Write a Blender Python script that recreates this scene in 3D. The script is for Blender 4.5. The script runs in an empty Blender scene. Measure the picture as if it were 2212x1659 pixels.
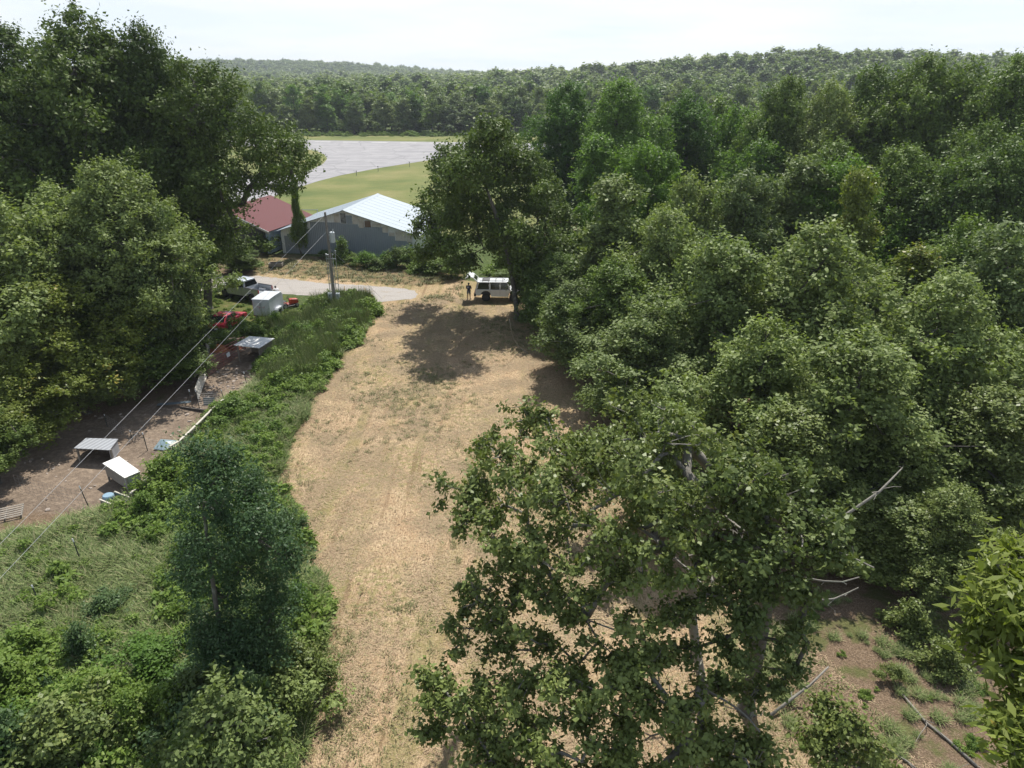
import bpy, math, random
import numpy as np
from mathutils import Vector, Matrix

R = math.radians
SC = bpy.context.scene
COL = SC.collection

# ------------------------------------------------------------------ camera
CAM_H, PITCH, FPX = 21.0, R(23.7), 710.0
cam_d = bpy.data.cameras.new('camera')
cam = bpy.data.objects.new('camera', cam_d); COL.objects.link(cam)
cam.location = (0, 0, CAM_H)
cam.rotation_euler = (math.pi/2 - PITCH, 0, 0)
cam_d.sensor_width = 36.0
cam_d.lens = 36.0*FPX/1024.0
cam_d.clip_end = 8000; cam_d.clip_start = 0.3
SC.camera = cam

# ------------------------------------------------------------------ light
SUN_EL, SUN_AZ = R(56), R(12)          # azimuth clockwise from +Y (the view direction)
W = bpy.data.worlds.new('World'); SC.world = W; W.use_nodes = True
nt = W.node_tree; nt.nodes.clear()
out = nt.nodes.new('ShaderNodeOutputWorld'); bg = nt.nodes.new('ShaderNodeBackground')
sky = nt.nodes.new('ShaderNodeTexSky'); sky.sky_type = 'NISHITA'; sky.sun_disc = False
sky.sun_elevation = SUN_EL; sky.sun_rotation = SUN_AZ; sky.dust_density = 0.4; sky.air_density = 1.0
tc = nt.nodes.new('ShaderNodeTexCoord')
sep = nt.nodes.new('ShaderNodeSeparateXYZ'); nt.links.new(tc.outputs['Generated'], sep.inputs[0])
# project the direction on a cloud layer so the clouds flatten towards the horizon
def wm(op, a, b=None):
    n = nt.nodes.new('ShaderNodeMath'); n.operation = op
    for i, v in enumerate((a, b)):
        if v is None: continue
        if isinstance(v, (int, float)): n.inputs[i].default_value = v
        else: nt.links.new(v, n.inputs[i])
    return n.outputs[0]
zc = wm('ADD', wm('MAXIMUM', sep.outputs[2], 0.0), 0.10)
comb = nt.nodes.new('ShaderNodeCombineXYZ')
nt.links.new(wm('DIVIDE', sep.outputs[0], zc), comb.inputs[0]); nt.links.new(wm('DIVIDE', sep.outputs[1], zc), comb.inputs[1])
ns = nt.nodes.new('ShaderNodeTexNoise'); ns.inputs['Scale'].default_value = 0.7; ns.inputs['Detail'].default_value = 7
ns.inputs['Roughness'].default_value = 0.55
nt.links.new(comb.outputs[0], ns.inputs['Vector'])
rp = nt.nodes.new('ShaderNodeValToRGB'); rp.color_ramp.elements[0].position = 0.40; rp.color_ramp.elements[1].position = 0.56
rp.color_ramp.elements[0].color = (0.75, 0.75, 0.75, 1); rp.color_ramp.elements[1].color = (1, 1, 1, 1)
nt.links.new(ns.outputs[0], rp.inputs[0])
mx = nt.nodes.new('ShaderNodeMix'); mx.data_type = 'RGBA'
n2_ = nt.nodes.new('ShaderNodeTexNoise'); n2_.inputs['Scale'].default_value = 0.42; n2_.inputs['Detail'].default_value = 5; nt.links.new(comb.outputs[0], n2_.inputs['Vector'])
r2_ = nt.nodes.new('ShaderNodeValToRGB'); r2_.color_ramp.elements[0].position = 0.44; r2_.color_ramp.elements[1].position = 0.60
r2_.color_ramp.elements[0].color = (0.82, 0.84, 0.86, 1); r2_.color_ramp.elements[1].color = (0.71, 0.78, 0.86, 1); nt.links.new(n2_.outputs[0], r2_.inputs[0])
vm_ = nt.nodes.new('ShaderNodeVectorMath'); vm_.operation = 'SCALE'; vm_.inputs['Scale'].default_value = 9.3; nt.links.new(r2_.outputs[0], vm_.inputs[0]); nt.links.new(vm_.outputs[0], mx.inputs['B'])
low = nt.nodes.new('ShaderNodeMapRange'); low.interpolation_type = 'SMOOTHSTEP'; nt.links.new(sep.outputs[2], low.inputs[0])
low.inputs[1].default_value = 0.12; low.inputs[2].default_value = 0.50; low.inputs[3].default_value = 1.0; low.inputs[4].default_value = 0.34   # hazy white low down, blue with thin cloud overhead
nt.links.new(wm('MULTIPLY', rp.outputs[0], low.outputs[0]), mx.inputs['Factor']); nt.links.new(sky.outputs[0], mx.inputs['A'])
nt.links.new(mx.outputs['Result'], bg.inputs[0]); bg.inputs[1].default_value = 0.095
nt.links.new(bg.outputs[0], out.inputs[0])
sun_d = bpy.data.lights.new('sun', 'SUN'); sun_d.energy = 5.0; sun_d.angle = R(0.5); sun_d.color = (1.0, 0.95, 0.87)
sun = bpy.data.objects.new('sun', sun_d); COL.objects.link(sun)
sdir = Vector((math.sin(SUN_AZ)*math.cos(SUN_EL), math.cos(SUN_AZ)*math.cos(SUN_EL), math.sin(SUN_EL)))
sun.rotation_euler = sdir.to_track_quat('Z', 'Y').to_euler(); sun.location = (20, 40, 60)
SC.view_settings.view_transform = 'Standard'; SC.view_settings.look = 'None'
SC.view_settings.exposure = 0.50; SC.view_settings.gamma = 1.0
SC.cycles.max_bounces = 6; SC.cycles.diffuse_bounces = 3; SC.cycles.glossy_bounces = 2; SC.cycles.transmission_bounces = 4
SC.cycles.transparent_max_bounces = 8
SC.cycles.volume_bounces = 0
SC.cycles.sample_clamp_indirect = 4.0

# ------------------------------------------------------------------ from the photo's measurements to metres
def ray(u, v):                          # u, v: 2212 x 1659 view of the photo
    px = (u*1024/2212 - 512)/FPX; py = (384 - v*1024/2212)/FPX
    f = Vector((0, math.cos(PITCH), -math.sin(PITCH))); up = Vector((0, math.sin(PITCH), math.cos(PITCH)))
    return f + Vector((1, 0, 0))*px + up*py
def P(u, v, z=0.0):
    r = ray(u, v); t = (z - CAM_H)/r.z
    return Vector((r.x*t, r.y*t, z))
def PD(u, v, d):                        # the point on the ray at horizontal distance y = d
    r = ray(u, v); t = d/r.y
    return Vector((r.x*t, d, CAM_H + r.z*t))

# ------------------------------------------------------------------ scene bookkeeping
def tag(o, label=None, cat=None, group=None, kind=None):
    if label: o['label'] = label
    if cat: o['category'] = cat
    if group: o['group'] = group
    if kind: o['kind'] = kind
    return o
def empty(name, loc, rz=0.0, label=None, cat=None, group=None):
    o = bpy.data.objects.new(name, None); COL.objects.link(o)
    o.location = loc; o.rotation_euler = (0, 0, rz); o.empty_display_size = 0.3
    return tag(o, label, cat, group)
def link_mesh(name, me, parent=None, mat=None):
    o = bpy.data.objects.new(name, me); COL.objects.link(o)
    if mat: me.materials.append(mat)
    if parent: o.parent = parent
    return o
def copy_tree(o, parent=None):
    c = o.copy(); COL.objects.link(c)
    if parent: c.parent = parent
    for ch in list(o.children): copy_tree(ch, c)
    return c

class MB:
    """collects shapes and links them as one mesh"""
    def __init__(s): s.v = []; s.f = []
    def add(s, vs, fs):
        b = len(s.v); s.v += [tuple(p) for p in vs]; s.f += [tuple(i+b for i in f) for f in fs]; return s
    def box(s, c, sz, rz=0, M=None):
        x, y, z = (k/2 for k in sz); vs = [Vector((a*x, b*y, e*z)) for e in (-1, 1) for a, b in ((-1,-1),(1,-1),(1,1),(-1,1))]
        T = M if M is not None else Matrix.Rotation(rz, 4, 'Z')
        vs = [T @ p + Vector(c) for p in vs]
        return s.add(vs, [(3,2,1,0),(4,5,6,7),(0,1,5,4),(1,2,6,5),(2,3,7,6),(3,0,4,7)])
    def bar(s, a, b, w, h=None):        # rectangular bar between two points
        a, b = Vector(a), Vector(b); h = h or w; d = (b-a); L = d.length
        q = d.to_track_quat('X', 'Z').to_matrix().to_4x4()
        return s.box((a+b)/2, (L, w, h), M=q)
    def tube(s, pts, rad, n=6, cap=True):
        pts = [Vector(p) for p in pts]; rad = rad if isinstance(rad, (list, tuple)) else [rad]*len(pts)
        vs = []; fs = []
        for i, p in enumerate(pts):
            d = (pts[min(i+1, len(pts)-1)] - pts[max(i-1, 0)]).normalized()
            a = d.orthogonal().normalized() if abs(d.z) < .9 else Vector((1,0,0)).cross(d).normalized()
            if i and abs(d.z) < .9: a = (pa - d*pa.dot(d)).normalized()
            pa = a; bb = d.cross(a)
            for k in range(n):
                t = 2*math.pi*k/n; vs.append(p + (a*math.cos(t) + bb*math.sin(t))*rad[i])
        for i in range(len(pts)-1):
            for k in range(n):
                k2 = (k+1) % n; fs.append((i*n+k, i*n+k2, (i+1)*n+k2, (i+1)*n+k))
        if cap: fs.append(tuple(range(n))[::-1]); fs.append(tuple((len(pts)-1)*n+k for k in range(n)))
        return s.add(vs, fs)
    def prism(s, prof, y0, y1, inset=None):
        """profile [(x,z)] in the XZ plane swept y0..y1; inset: function(x,z)-> y half shrink"""
        n = len(prof); vs = []
        for y in (y0, y1):
            for x, z in prof:
                k = inset(x, z) if inset else 0
                vs.append((x, y + (k if y == min(y0, y1) else -k), z))
        fs = [tuple(range(n)), tuple(range(2*n-1, n-1, -1))]
        for i in range(n):
            j = (i+1) % n; fs.append((i, n+i, n+j, j))
        return s.add(vs, fs)
    def poly(s, pts, th=0.0, nrm=(0,0,1)):
        n = len(pts); t = Vector(nrm).normalized()*th
        if th == 0: return s.add(pts, [tuple(range(n))])
        vs = [Vector(p) for p in pts] + [Vector(p)-t for p in pts]
        return s.add(vs, [tuple(range(n)), tuple(range(2*n-1, n-1, -1))] + [(i, n+i, n+(i+1) % n, (i+1) % n) for i in range(n)])
    def sphere(s, c, r, n=10, m=7, sq=(1,1,1)):
        vs = []; fs = []
        for i in range(m+1):
            a = math.pi*i/m
            for k in range(n):
                t = 2*math.pi*k/n; vs.append((c[0]+r*sq[0]*math.sin(a)*math.cos(t), c[1]+r*sq[1]*math.sin(a)*math.sin(t), c[2]+r*sq[2]*math.cos(a)))
        for i in range(m):
            for k in range(n): fs.append((i*n+k, (i+1)*n+k, (i+1)*n+(k+1) % n, i*n+(k+1) % n))
        return s.add(vs, fs)
    def build(s, name, mat=None, parent=None, bevel=0, smooth=False):
        me = bpy.data.meshes.new(name); me.from_pydata(s.v, [], s.f); me.validate(); me.update()
        import bmesh
        bm = bmesh.new(); bm.from_mesh(me); bmesh.ops.remove_doubles(bm, verts=bm.verts, dist=1e-5)
        bmesh.ops.recalc_face_normals(bm, faces=bm.faces); bm.to_mesh(me); bm.free()
        if smooth: me.shade_smooth() if hasattr(me, 'shade_smooth') else None
        o = link_mesh(name, me, parent, mat)
        if bevel:
            b = o.modifiers.new('bevel', 'BEVEL'); b.width = bevel; b.segments = 2; b.limit_method = 'ANGLE'; b.angle_limit = R(40)
        return o

# ------------------------------------------------------------------ materials
def nodes(m):
    m.use_nodes = True; t = m.node_tree; return t, t.nodes['Principled BSDF']
def N(t, typ, **kw):
    n = t.nodes.new(typ)
    for k, v in kw.items():
        if k in n.inputs.keys() if hasattr(n.inputs, 'keys') else False: n.inputs[k].default_value = v
        else: setattr(n, k, v)
    return n
def L(t, a, b): t.links.new(a, b)
def noise(t, scale, detail=4, rough=0.55, vec=None, coord='Object'):
    n = t.nodes.new('ShaderNodeTexNoise'); n.inputs['Scale'].default_value = scale
    n.inputs['Detail'].default_value = detail; n.inputs['Roughness'].default_value = rough
    if vec is None:
        c = t.nodes.new('ShaderNodeTexCoord'); vec = c.outputs[coord]
    L(t, vec, n.inputs['Vector']); return n.outputs[0]
def ramp(t, fac, stops):
    r = t.nodes.new('ShaderNodeValToRGB'); e = r.color_ramp.elements
    while len(e) < len(stops): e.new(0.5)
    for k, (p, c) in enumerate(stops): e[k].position = p; e[k].color = (*c, 1)
    L(t, fac, r.inputs[0]); return r.outputs[0]
def mixc(t, fac, a, b, mode='MIX'):
    m = t.nodes.new('ShaderNodeMix'); m.data_type = 'RGBA'; m.blend_type = mode
    for k, v in (('Factor', fac), ('A', a), ('B', b)):
        s = m.inputs[k]
        if isinstance(v, (int, float)): s.default_value = v
        elif isinstance(v, tuple): s.default_value = (*v[:3], 1)
        else: L(t, v, s)
    return m.outputs['Result']
def math_(t, op, a, b=0.0, c=None, clamp=False):
    m = t.nodes.new('ShaderNodeMath'); m.operation = op; m.use_clamp = clamp
    for i, v in enumerate((a, b, c)):
        if v is None: continue
        if isinstance(v, (int, float)): m.inputs[i].default_value = v
        else: L(t, v, m.inputs[i])
    return m.outputs[0]
def sstep(t, x, a, b):
    m = t.nodes.new('ShaderNodeMapRange'); m.interpolation_type = 'SMOOTHSTEP'; L(t, x, m.inputs[0])
    m.inputs[1].default_value = a; m.inputs[2].default_value = b; return m.outputs[0]
def attr(t, name):
    a = t.nodes.new('ShaderNodeAttribute'); a.attribute_name = name; return a.outputs['Fac']
def bump(t, h, strength, dist=0.05):
    b = t.nodes.new('ShaderNodeBump'); b.inputs['Strength'].default_value = strength; b.inputs['Distance'].default_value = dist
    L(t, h, b.inputs['Height']); return b.outputs[0]

_mc = {}
def paint(name, col, rough=0.5, metal=0.0, dirt=0.25, scale=3.0, coat=0.0, dcol=None):
    if name in _mc: return _mc[name]
    m = bpy.data.materials.new(name); t, b = nodes(m)
    n1 = noise(t, scale, 6, 0.65); n2 = noise(t, scale*9, 3)
    d = dcol or tuple(c*0.45 + 0.02 for c in col)
    f = math_(t, 'MULTIPLY', sstep(t, n1, 0.42, 0.75), dirt*2.0, clamp=True)
    c = mixc(t, f, col, d)
    c = mixc(t, math_(t, 'MULTIPLY', n2, dirt*0.5), c, tuple(k*0.7 for k in col))
    L(t, c, b.inputs['Base Color']); b.inputs['Roughness'].default_value = rough; b.inputs['Metallic'].default_value = metal
    if coat: b.inputs['Coat Weight'].default_value = coat; b.inputs['Coat Roughness'].default_value = 0.08
    _mc[name] = m; return m
def corrugated(name, col, rib=0.23, axis='X', rough=0.45, metal=0.0, stain=(0.25, 0.16, 0.10), amount=0.3, dist=0.02):
    m = bpy.data.materials.new(name); t, b = nodes(m)
    c = t.nodes.new('ShaderNodeTexCoord'); w = t.nodes.new('ShaderNodeTexWave'); w.wave_type = 'BANDS'
    w.bands_direction = axis; w.wave_profile = 'SIN'; w.inputs['Scale'].default_value = 0.314/rib
    L(t, c.outputs['Object'], w.inputs['Vector'])
    mp = t.nodes.new('ShaderNodeMapping'); L(t, c.outputs['Object'], mp.inputs[0]); mp.inputs['Scale'].default_value = (1.2, 1.2, 0.25)
    n1 = noise(t, 1.0, 6, 0.7, mp.outputs[0]); n2 = noise(t, 14, 3)
    col1 = mixc(t, math_(t, 'MULTIPLY', sstep(t, n1, 0.5, 0.78), amount, clamp=True), col, stain)
    col1 = mixc(t, math_(t, 'MULTIPLY', n2, 0.35), col1, tuple(k*0.75 for k in col))
    col1 = mixc(t, math_(t, 'MULTIPLY', sstep(t, w.outputs['Fac'], 0.35, 0.0), 0.25), col1, tuple(k*0.6 for k in col))
    L(t, col1, b.inputs['Base Color']); b.inputs['Roughness'].default_value = rough; b.inputs['Metallic'].default_value = metal
    L(t, bump(t, w.outputs['Fac'], 0.8, dist), b.inputs['Normal']); return m
def leafmat(name, dark, light, trans=0.27, rough=0.5, yellow=0.0):
    m = bpy.data.materials.new(name); t, b = nodes(m)
    r1 = attr(t, 'rnd'); oi = t.nodes.new('ShaderNodeObjectInfo')
    c = mixc(t, r1, dark, light)
    n1 = noise(t, 0.45, 2)                                   # clumps of older and younger leaves
    c = mixc(t, math_(t, 'MULTIPLY', sstep(t, n1, 0.45, 0.7), 0.5), c, light)
    c = mixc(t, math_(t, 'MULTIPLY', oi.outputs['Random'], 0.55), c, mixc(t, oi.outputs['Random'], (light[0]*1.15, light[1], light[2]*0.8), (dark[0]*0.8, dark[1]*0.85, dark[2]*1.3)))
    if yellow: c = mixc(t, math_(t, 'MULTIPLY', sstep(t, r1, 0.90, 0.93), yellow), c, (0.30, 0.20, 0.03))
    L(t, c, b.inputs['Base Color']); b.inputs['Roughness'].default_value = rough
    b.inputs['Specular IOR Level'].default_value = 0.13
    tr = t.nodes.new('ShaderNodeBsdfTranslucent'); L(t, mixc(t, 1.0, c, (1.25, 1.35, 0.55), 'MULTIPLY'), tr.inputs[0])
    ms = t.nodes.new('ShaderNodeMixShader'); ms.inputs[0].default_value = trans
    o = t.nodes['Material Output']; L(t, b.outputs[0], ms.inputs[1]); L(t, tr.outputs[0], ms.inputs[2]); L(t, ms.outputs[0], o.inputs[0])
    return m
def barkmat(name, c1, c2):
    m = bpy.data.materials.new(name); t, b = nodes(m)
    c = t.nodes.new('ShaderNodeTexCoord'); mp = t.nodes.new('ShaderNodeMapping'); L(t, c.outputs['Object'], mp.inputs[0]); mp.inputs['Scale'].default_value = (9, 9, 1.6)
    n1 = noise(t, 1.0, 6, 0.7, mp.outputs[0]); n2 = noise(t, 2.2, 3)
    k = mixc(t, n1, c1, c2); k = mixc(t, math_(t, 'MULTIPLY', sstep(t, n2, 0.55, 0.68), 0.5), k, (0.26, 0.28, 0.22))
    L(t, k, b.inputs['Base Color']); b.inputs['Roughness'].default_value = 0.95
    L(t, bump(t, n1, 0.8, 0.04), b.inputs['Normal']); return m

M_BARK = barkmat('bark', (0.035, 0.032, 0.027), (0.15, 0.137, 0.115))
M_BARKL = barkmat('lichen_bark', (0.10, 0.093, 0.08), (0.31, 0.29, 0.25))
LEAF = {
 'oak':    leafmat('oak_leaf', (0.082, 0.125, 0.036), (0.260, 0.325, 0.115), rough=0.5),
 'near':   leafmat('glossy_oak_leaf', (0.062, 0.096, 0.026), (0.221, 0.270, 0.088), rough=0.40, yellow=0.15, trans=0.2),
 'maple':  leafmat('bright_leaf', (0.062, 0.128, 0.024), (0.165, 0.275, 0.058), trans=0.35),
 'dark':   leafmat('dark_leaf', (0.058, 0.105, 0.025), (0.177, 0.251, 0.061)),
 'deep':   leafmat('deep_green_leaf', (0.038, 0.072, 0.016), (0.135, 0.190, 0.045), trans=0.2),
 'blue':   leafmat('blue_green_leaf', (0.036, 0.076, 0.027), (0.137, 0.210, 0.089), rough=0.42),
 'yellow': leafmat('yellow_green_leaf', (0.094, 0.132, 0.024), (0.220, 0.264, 0.066), trans=0.35, yellow=0.6, rough=0.4),
 'far':    leafmat('far_leaf', (0.086, 0.132, 0.041), (0.246, 0.306, 0.108)),
 'weed':   leafmat('weed_leaf', (0.068, 0.130, 0.022), (0.209, 0.292, 0.068), trans=0.3),
}

# ------------------------------------------------------------------ foliage meshes (numpy)
def np_mesh(name, V, F, rnd, n=4):
    me = bpy.data.meshes.new(name); nf = len(F)
    me.vertices.add(len(V)); me.vertices.foreach_set('co', V.astype(np.float32).ravel())
    me.loops.add(nf*n); me.loops.foreach_set('vertex_index', F.astype(np.int32).ravel())
    me.polygons.add(nf); me.polygons.foreach_set('loop_start', np.arange(0, nf*n, n, dtype=np.int32))
    try: me.polygons.foreach_set('loop_total', np.full(nf, n, dtype=np.int32))
    except Exception: pass
    a = me.attributes.new('rnd', 'FLOAT', 'FACE'); a.data.foreach_set('value', rnd.astype(np.float32))
    me.update(); return me
def unit(a): return a/np.maximum(np.linalg.norm(a, axis=-1, keepdims=True), 1e-9)
def leaves(pos, nrm, Lf, Wf, rng, crnd=None, droop=0.25):
    n = len(pos); t = rng.normal(size=(n, 3)); t -= nrm*(t*nrm).sum(1, keepdims=True); t = unit(t); t[:, 2] -= droop; t = unit(t)
    s = unit(np.cross(nrm, t)); l = Lf*rng.uniform(.5, 1.45, (n, 1)); w = l/Lf*Wf*rng.uniform(.8, 1.2, (n, 1))
    up = np.cross(t, s)*-1
    m = pos + t*l*0.45
    V = np.stack([pos, m + s*w/2 + up*w*0.18, pos + t*l, m - s*w/2 + up*w*0.18], 1).reshape(-1, 3)
    F = np.arange(n*4).reshape(-1, 4)
    r = rng.uniform(0, 1, n) if crnd is None else np.clip(0.35*rng.uniform(0, 1, n) + 0.65*crnd, 0, 1)
    return V, F, r
def crown(name, lobes, rng, nleaf, leaf=(0.24, 0.14), cl_r=0.32, squash=1.05, per=42):
    C = np.array([l[0] for l in lobes], float); Rr = np.array([l[1] for l in lobes], float)
    ncl = max(8, nleaf//per); share = Rr**2/np.sum(Rr**2); P_ = []; D_ = []
    for i in range(len(lobes)):
        k = max(3, int(ncl*share[i]*1.9)); d = unit(rng.normal(size=(k, 3)))
        keep = (d[:, 2] > -0.35) | (rng.uniform(size=k) < 0.30)
        d = d[keep]; rr = Rr[i]*rng.uniform(0.66, 1.12, (len(d), 1))
        p = C[i] + d*rr*np.array([1, 1, squash])
        ins = np.zeros(len(d), bool)
        for j in range(len(lobes)):
            if j == i: continue
            ins |= (np.linalg.norm(p - C[j], axis=1) < 0.72*Rr[j])
        ok = ~ins | (rng.uniform(size=len(d)) < 0.12)
        P_.append(p[ok]); D_.append(d[ok])
    P_ = np.concatenate(P_); D_ = np.concatenate(D_)
    if len(P_) > ncl:
        ix = rng.choice(len(P_), ncl, replace=False); P_ = P_[ix]; D_ = D_[ix]
    per = max(4, nleaf//len(P_)); cr = rng.uniform(0, 1, len(P_))
    size = rng.uniform(.6, 1.35, (len(P_), 1, 1))
    ax = unit(D_ + np.array([0, 0, .55]) + rng.normal(size=D_.shape)*.35)[:, None, :]
    off = rng.normal(size=(len(P_), per, 3))*np.array([1, 1, .7])*cl_r*0.62
    off = (off + ax*(rng.normal(size=(len(P_), per, 1))*cl_r*1.05))*size
    pos = (P_[:, None] + off).reshape(-1, 3)
    nrm = unit(np.repeat(D_, per, 0)*0.6 + np.array([0, 0, 0.55]) + rng.normal(size=(len(pos), 3))*0.6)
    V, F, r = leaves(pos, nrm, leaf[0], leaf[1], rng, np.repeat(cr, per))
    return np_mesh(name, V, F, r), P_
def limb(mb, a, b, r0, r1, rng, n=5, seg=5, bend=0.12, sag=0.0):
    a = Vector(a); b = Vector(b); d = (b-a); Ln = d.length
    o1 = Vector(rng.normal(size=3))*Ln*bend; o2 = Vector(rng.normal(size=3))*Ln*bend*0.6
    pts = []
    for i in range(seg+1):
        t = i/seg; s = math.sin(math.pi*t)
        pts.append(a + d*t + o1*s*(1-t) + o2*math.sin(2*math.pi*t)*0.5 + Vector((0, 0, Ln*sag*s)))
    mb.tube(pts, [r0 + (r1-r0)*(i/seg)**0.8 for i in range(seg+1)], n, cap=False)
    return pts
def trunk_mesh(name, lobes, rng, H, r0, top=None, tips=None, ntw=2, lean=(0, 0), twr=0.02, fork=0.28):
    """every limb grows from the nearest wood already there; girth follows how much it carries"""
    mb = MB(); C = [Vector(l[0]) for l in lobes]
    htop = max(c.z for c in C)*0.80; top = Vector(top or (lean[0]*1.0, lean[1]*1.0, htop)); K = 9
    nodes_ = []; par = []
    o1 = Vector(rng.normal(size=3))*H*.025
    for k in range(K+1):
        t = k/K; nodes_.append(Vector((0, 0, -.15)).lerp(top, t) + o1*math.sin(math.pi*t)*2); par.append(k-1)
    leaf_node = {}
    order = sorted(range(len(C)), key=lambda i: min((C[i]-n).length for n in nodes_))
    first = max(1, int(fork*K))
    for i in order:
        c = C[i]; best, bc_ = None, 1e9
        for q, n in enumerate(nodes_):
            if q < first: continue
            d = c - n; cost = d.length + (max(0, -d.z)*.9 if q <= K else max(0, -d.z)*.5) + (0.25*abs(d.z) if q <= K else 0)
            if q <= K: cost += 0.15*d.length
            if cost < bc_: best, bc_ = q, cost
        a = nodes_[best]; d = c - a; m = max(1, int(d.length/1.1)); prev = best; wob = Vector(rng.normal(size=3))*d.length*.10; up = Vector((0, 0, d.length*.06))
        for k in range(1, m+1):
            t = k/m; nodes_.append(a + d*t + (wob + up)*math.sin(math.pi*t)); par.append(prev); prev = len(nodes_)-1
        leaf_node[i] = prev
    load = [0.0]*len(nodes_)
    for i, q in leaf_node.items():
        w_ = lobes[i][1]**2
        while q >= 0: load[q] += w_; q = par[q]
    tot = load[0]; rad = [max(twr*1.2, r0*(l/tot)**0.52) for l in load]
    for k in range(K+1): rad[k] = max(rad[k], r0*(1-.72*k/K)*.8)
    rad[0] = r0*1.05
    kids = {}
    for q, p_ in enumerate(par):
        if p_ >= 0: kids.setdefault(p_, []).append(q)
    done = set(); stack = [(0, None)]
    while stack:                                    # chains of nodes become tapering tubes
        q, p_ = stack.pop(); chain = [q]; 
        while kids.get(chain[-1]):
            ks = sorted(kids[chain[-1]], key=lambda z: -rad[z])
            for z in ks[1:]: stack.append((z, chain[-1]))
            chain.append(ks[0])
        pts = [nodes_[z] for z in chain]; rr = [rad[z] for z in chain]
        if p_ is not None: pts = [nodes_[p_]] + pts; rr = [rr[0]*1.15] + rr
        rr[-1] = min(rr[-1], twr*1.3)
        if len(pts) > 1: mb.tube(pts, rr, 8 if rr[0] > .1 else 5, cap=False)
    mb.tube([(0, 0, -.2), (0, 0, .25), (0, 0, .7)], [r0*1.6, r0*1.15, r0*0.66], 8, cap=False)
    if tips is not None and len(tips):
        for i, q in leaf_node.items():
            c = nodes_[q]; dd = np.linalg.norm(tips - np.array(c), axis=1); near = np.where(dd < lobes[i][1]*1.2)[0]
            if len(near):
                for j in rng.choice(near, min(ntw*2, len(near)), replace=False): limb(mb, c if rng.random() < .6 else nodes_[max(0, par[q])], tips[j], twr*1.1, twr*.4, rng, 3, 3, .14)
    me = bpy.data.meshes.new(name); me.from_pydata(mb.v, [], mb.f); me.update(); me.shade_smooth(); return me

def gen_lobes(rng, H, Rc, kind, n):
    out_ = []
    for i in range(n):
        t = (i+0.5)/n; a = i*2.39996 + rng.uniform(-.4, .4)
        if kind == 'round': z0, env = 0.30, math.sin(math.pi*min(1, 0.16+t*0.80))**0.75
        elif kind == 'tall': z0, env = 0.22, (1-t**2.2)**0.6*(0.75+0.25*math.sin(t*9))
        elif kind == 'cone': z0, env = 0.10, (1-t)**0.75
        else: z0, env = 0.40, math.sin(math.pi*min(1, .22+t*.72))**0.6
        r = Rc*rng.choice([.16, .20, .26, .33, .40])*rng.uniform(.9, 1.1)*(1.1-0.30*t)
        if kind == 'cone': r = Rc*rng.uniform(.22, .36)*(1.05-.6*t)
        rho = max(0, Rc*env*rng.uniform(0.45, 1.22) - r*0.7)
        z = H*(z0 + (1-z0)*t*rng.uniform(.78, 1.05)) - r*0.75
        if i % 4 == 3: rho *= 0.45
        out_.append(((rho*math.cos(a), rho*math.sin(a), z + rng.uniform(-.3, .3)), r))
    out_.append(((0, 0, H-Rc*0.26), Rc*0.24)); return out_

# ------------------------------------------------------------------ terrain: one sheet to the horizon
def bump2(x, y, cx, cy, rx, ry, h): return h*np.exp(-((x-cx)/rx)**2 - ((y-cy)/ry)**2)
def terrain(x, y):
    x = np.asarray(x, float); y = np.asarray(y, float)
    s = np.clip((y-300)/260, 0, 1); s = s*s*(3-2*s)
    z = 0.5*s + s*(bump2(x, y, 230, 620, 175, 180, 19) + bump2(x, y, 520, 800, 260, 260, 15) + bump2(x, y, -560, 1650, 380, 300, 31)
             + bump2(x, y, 260, 1150, 220, 220, 13) + bump2(x, y, 1000, 1500, 500, 350, 23))
    return z
def tz(x, y): return float(terrain(x, y))
def in_poly(x, y, poly):
    c = np.zeros(np.shape(x), bool); n = len(poly)
    for i in range(n):
        x1, y1 = poly[i]; x2, y2 = poly[(i+1) % n]
        k = ((y1 > y) != (y2 > y)); xx = (x2-x1)*(y-y1)/((y2-y1) if y2 != y1 else 1e-9) + x1
        c ^= k & (x < xx)
    return c
def sdist(x, y, poly):
    d = np.full(np.shape(x), 1e9); n = len(poly)
    for i in range(n):
        x1, y1 = poly[i]; x2, y2 = poly[(i+1) % n]; ex, ey = x2-x1, y2-y1
        t = np.clip(((x-x1)*ex + (y-y1)*ey)/(ex*ex+ey*ey+1e-9), 0, 1)
        d = np.minimum(d, np.hypot(x-x1-t*ex, y-y1-t*ey))
    return np.where(in_poly(x, y, poly), d, -d)
def G(*uv): return [tuple(P(u, v)[:2]) for u, v in uv]

POLY_STRAW = [G((560,1900))[0]] + G((625,1700),(662,1560),(688,1450),(700,1330),(686,1250),(640,1150),(602,1060),(607,1010),(642,930),(690,840),(722,780),(762,740),(800,690),(812,662),
              (840,647),(872,640),(860,632),(800,626),(700,620),(620,612),(545,600),(548,560),(620,556),(720,566),(860,585),(960,600),(1040,608),(1330,690)) + [(60, 62), (60, 6), (10, 4)]
POLY_LITTER = G((1060,600),(1150,690),(1235,730),(1275,800),(1330,880),(1400,960)) + [(9.5, 22), (9.8, 17), (14, 12.5), (60, 10), (90, 60), (90, 165), (8, 165), (4, 100)]
POLY_DIRT = G((-60,1150),(60,1110),(232,1105),(335,1030),(400,955),(478,872),(540,838),(572,795),(585,740),(520,728),(440,730),(400,760),(380,860),(200,900),(60,960),(-300,1000))
POLY_MOW = [(-260, 100), (-9, 96), (-4, 100), (260, 120), (400, 282), (-400, 282)]
POLY_YARD = G((200,600),(620,640),(650,690),(520,740),(400,760),(100,760))
POLY_LFLOOR = [(-60, 22), (-26, 24), (-21, 34), (-19, 42), (-22, 60), (-30, 82), (-34, 104), (-150, 108), (-150, 22)]

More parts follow.
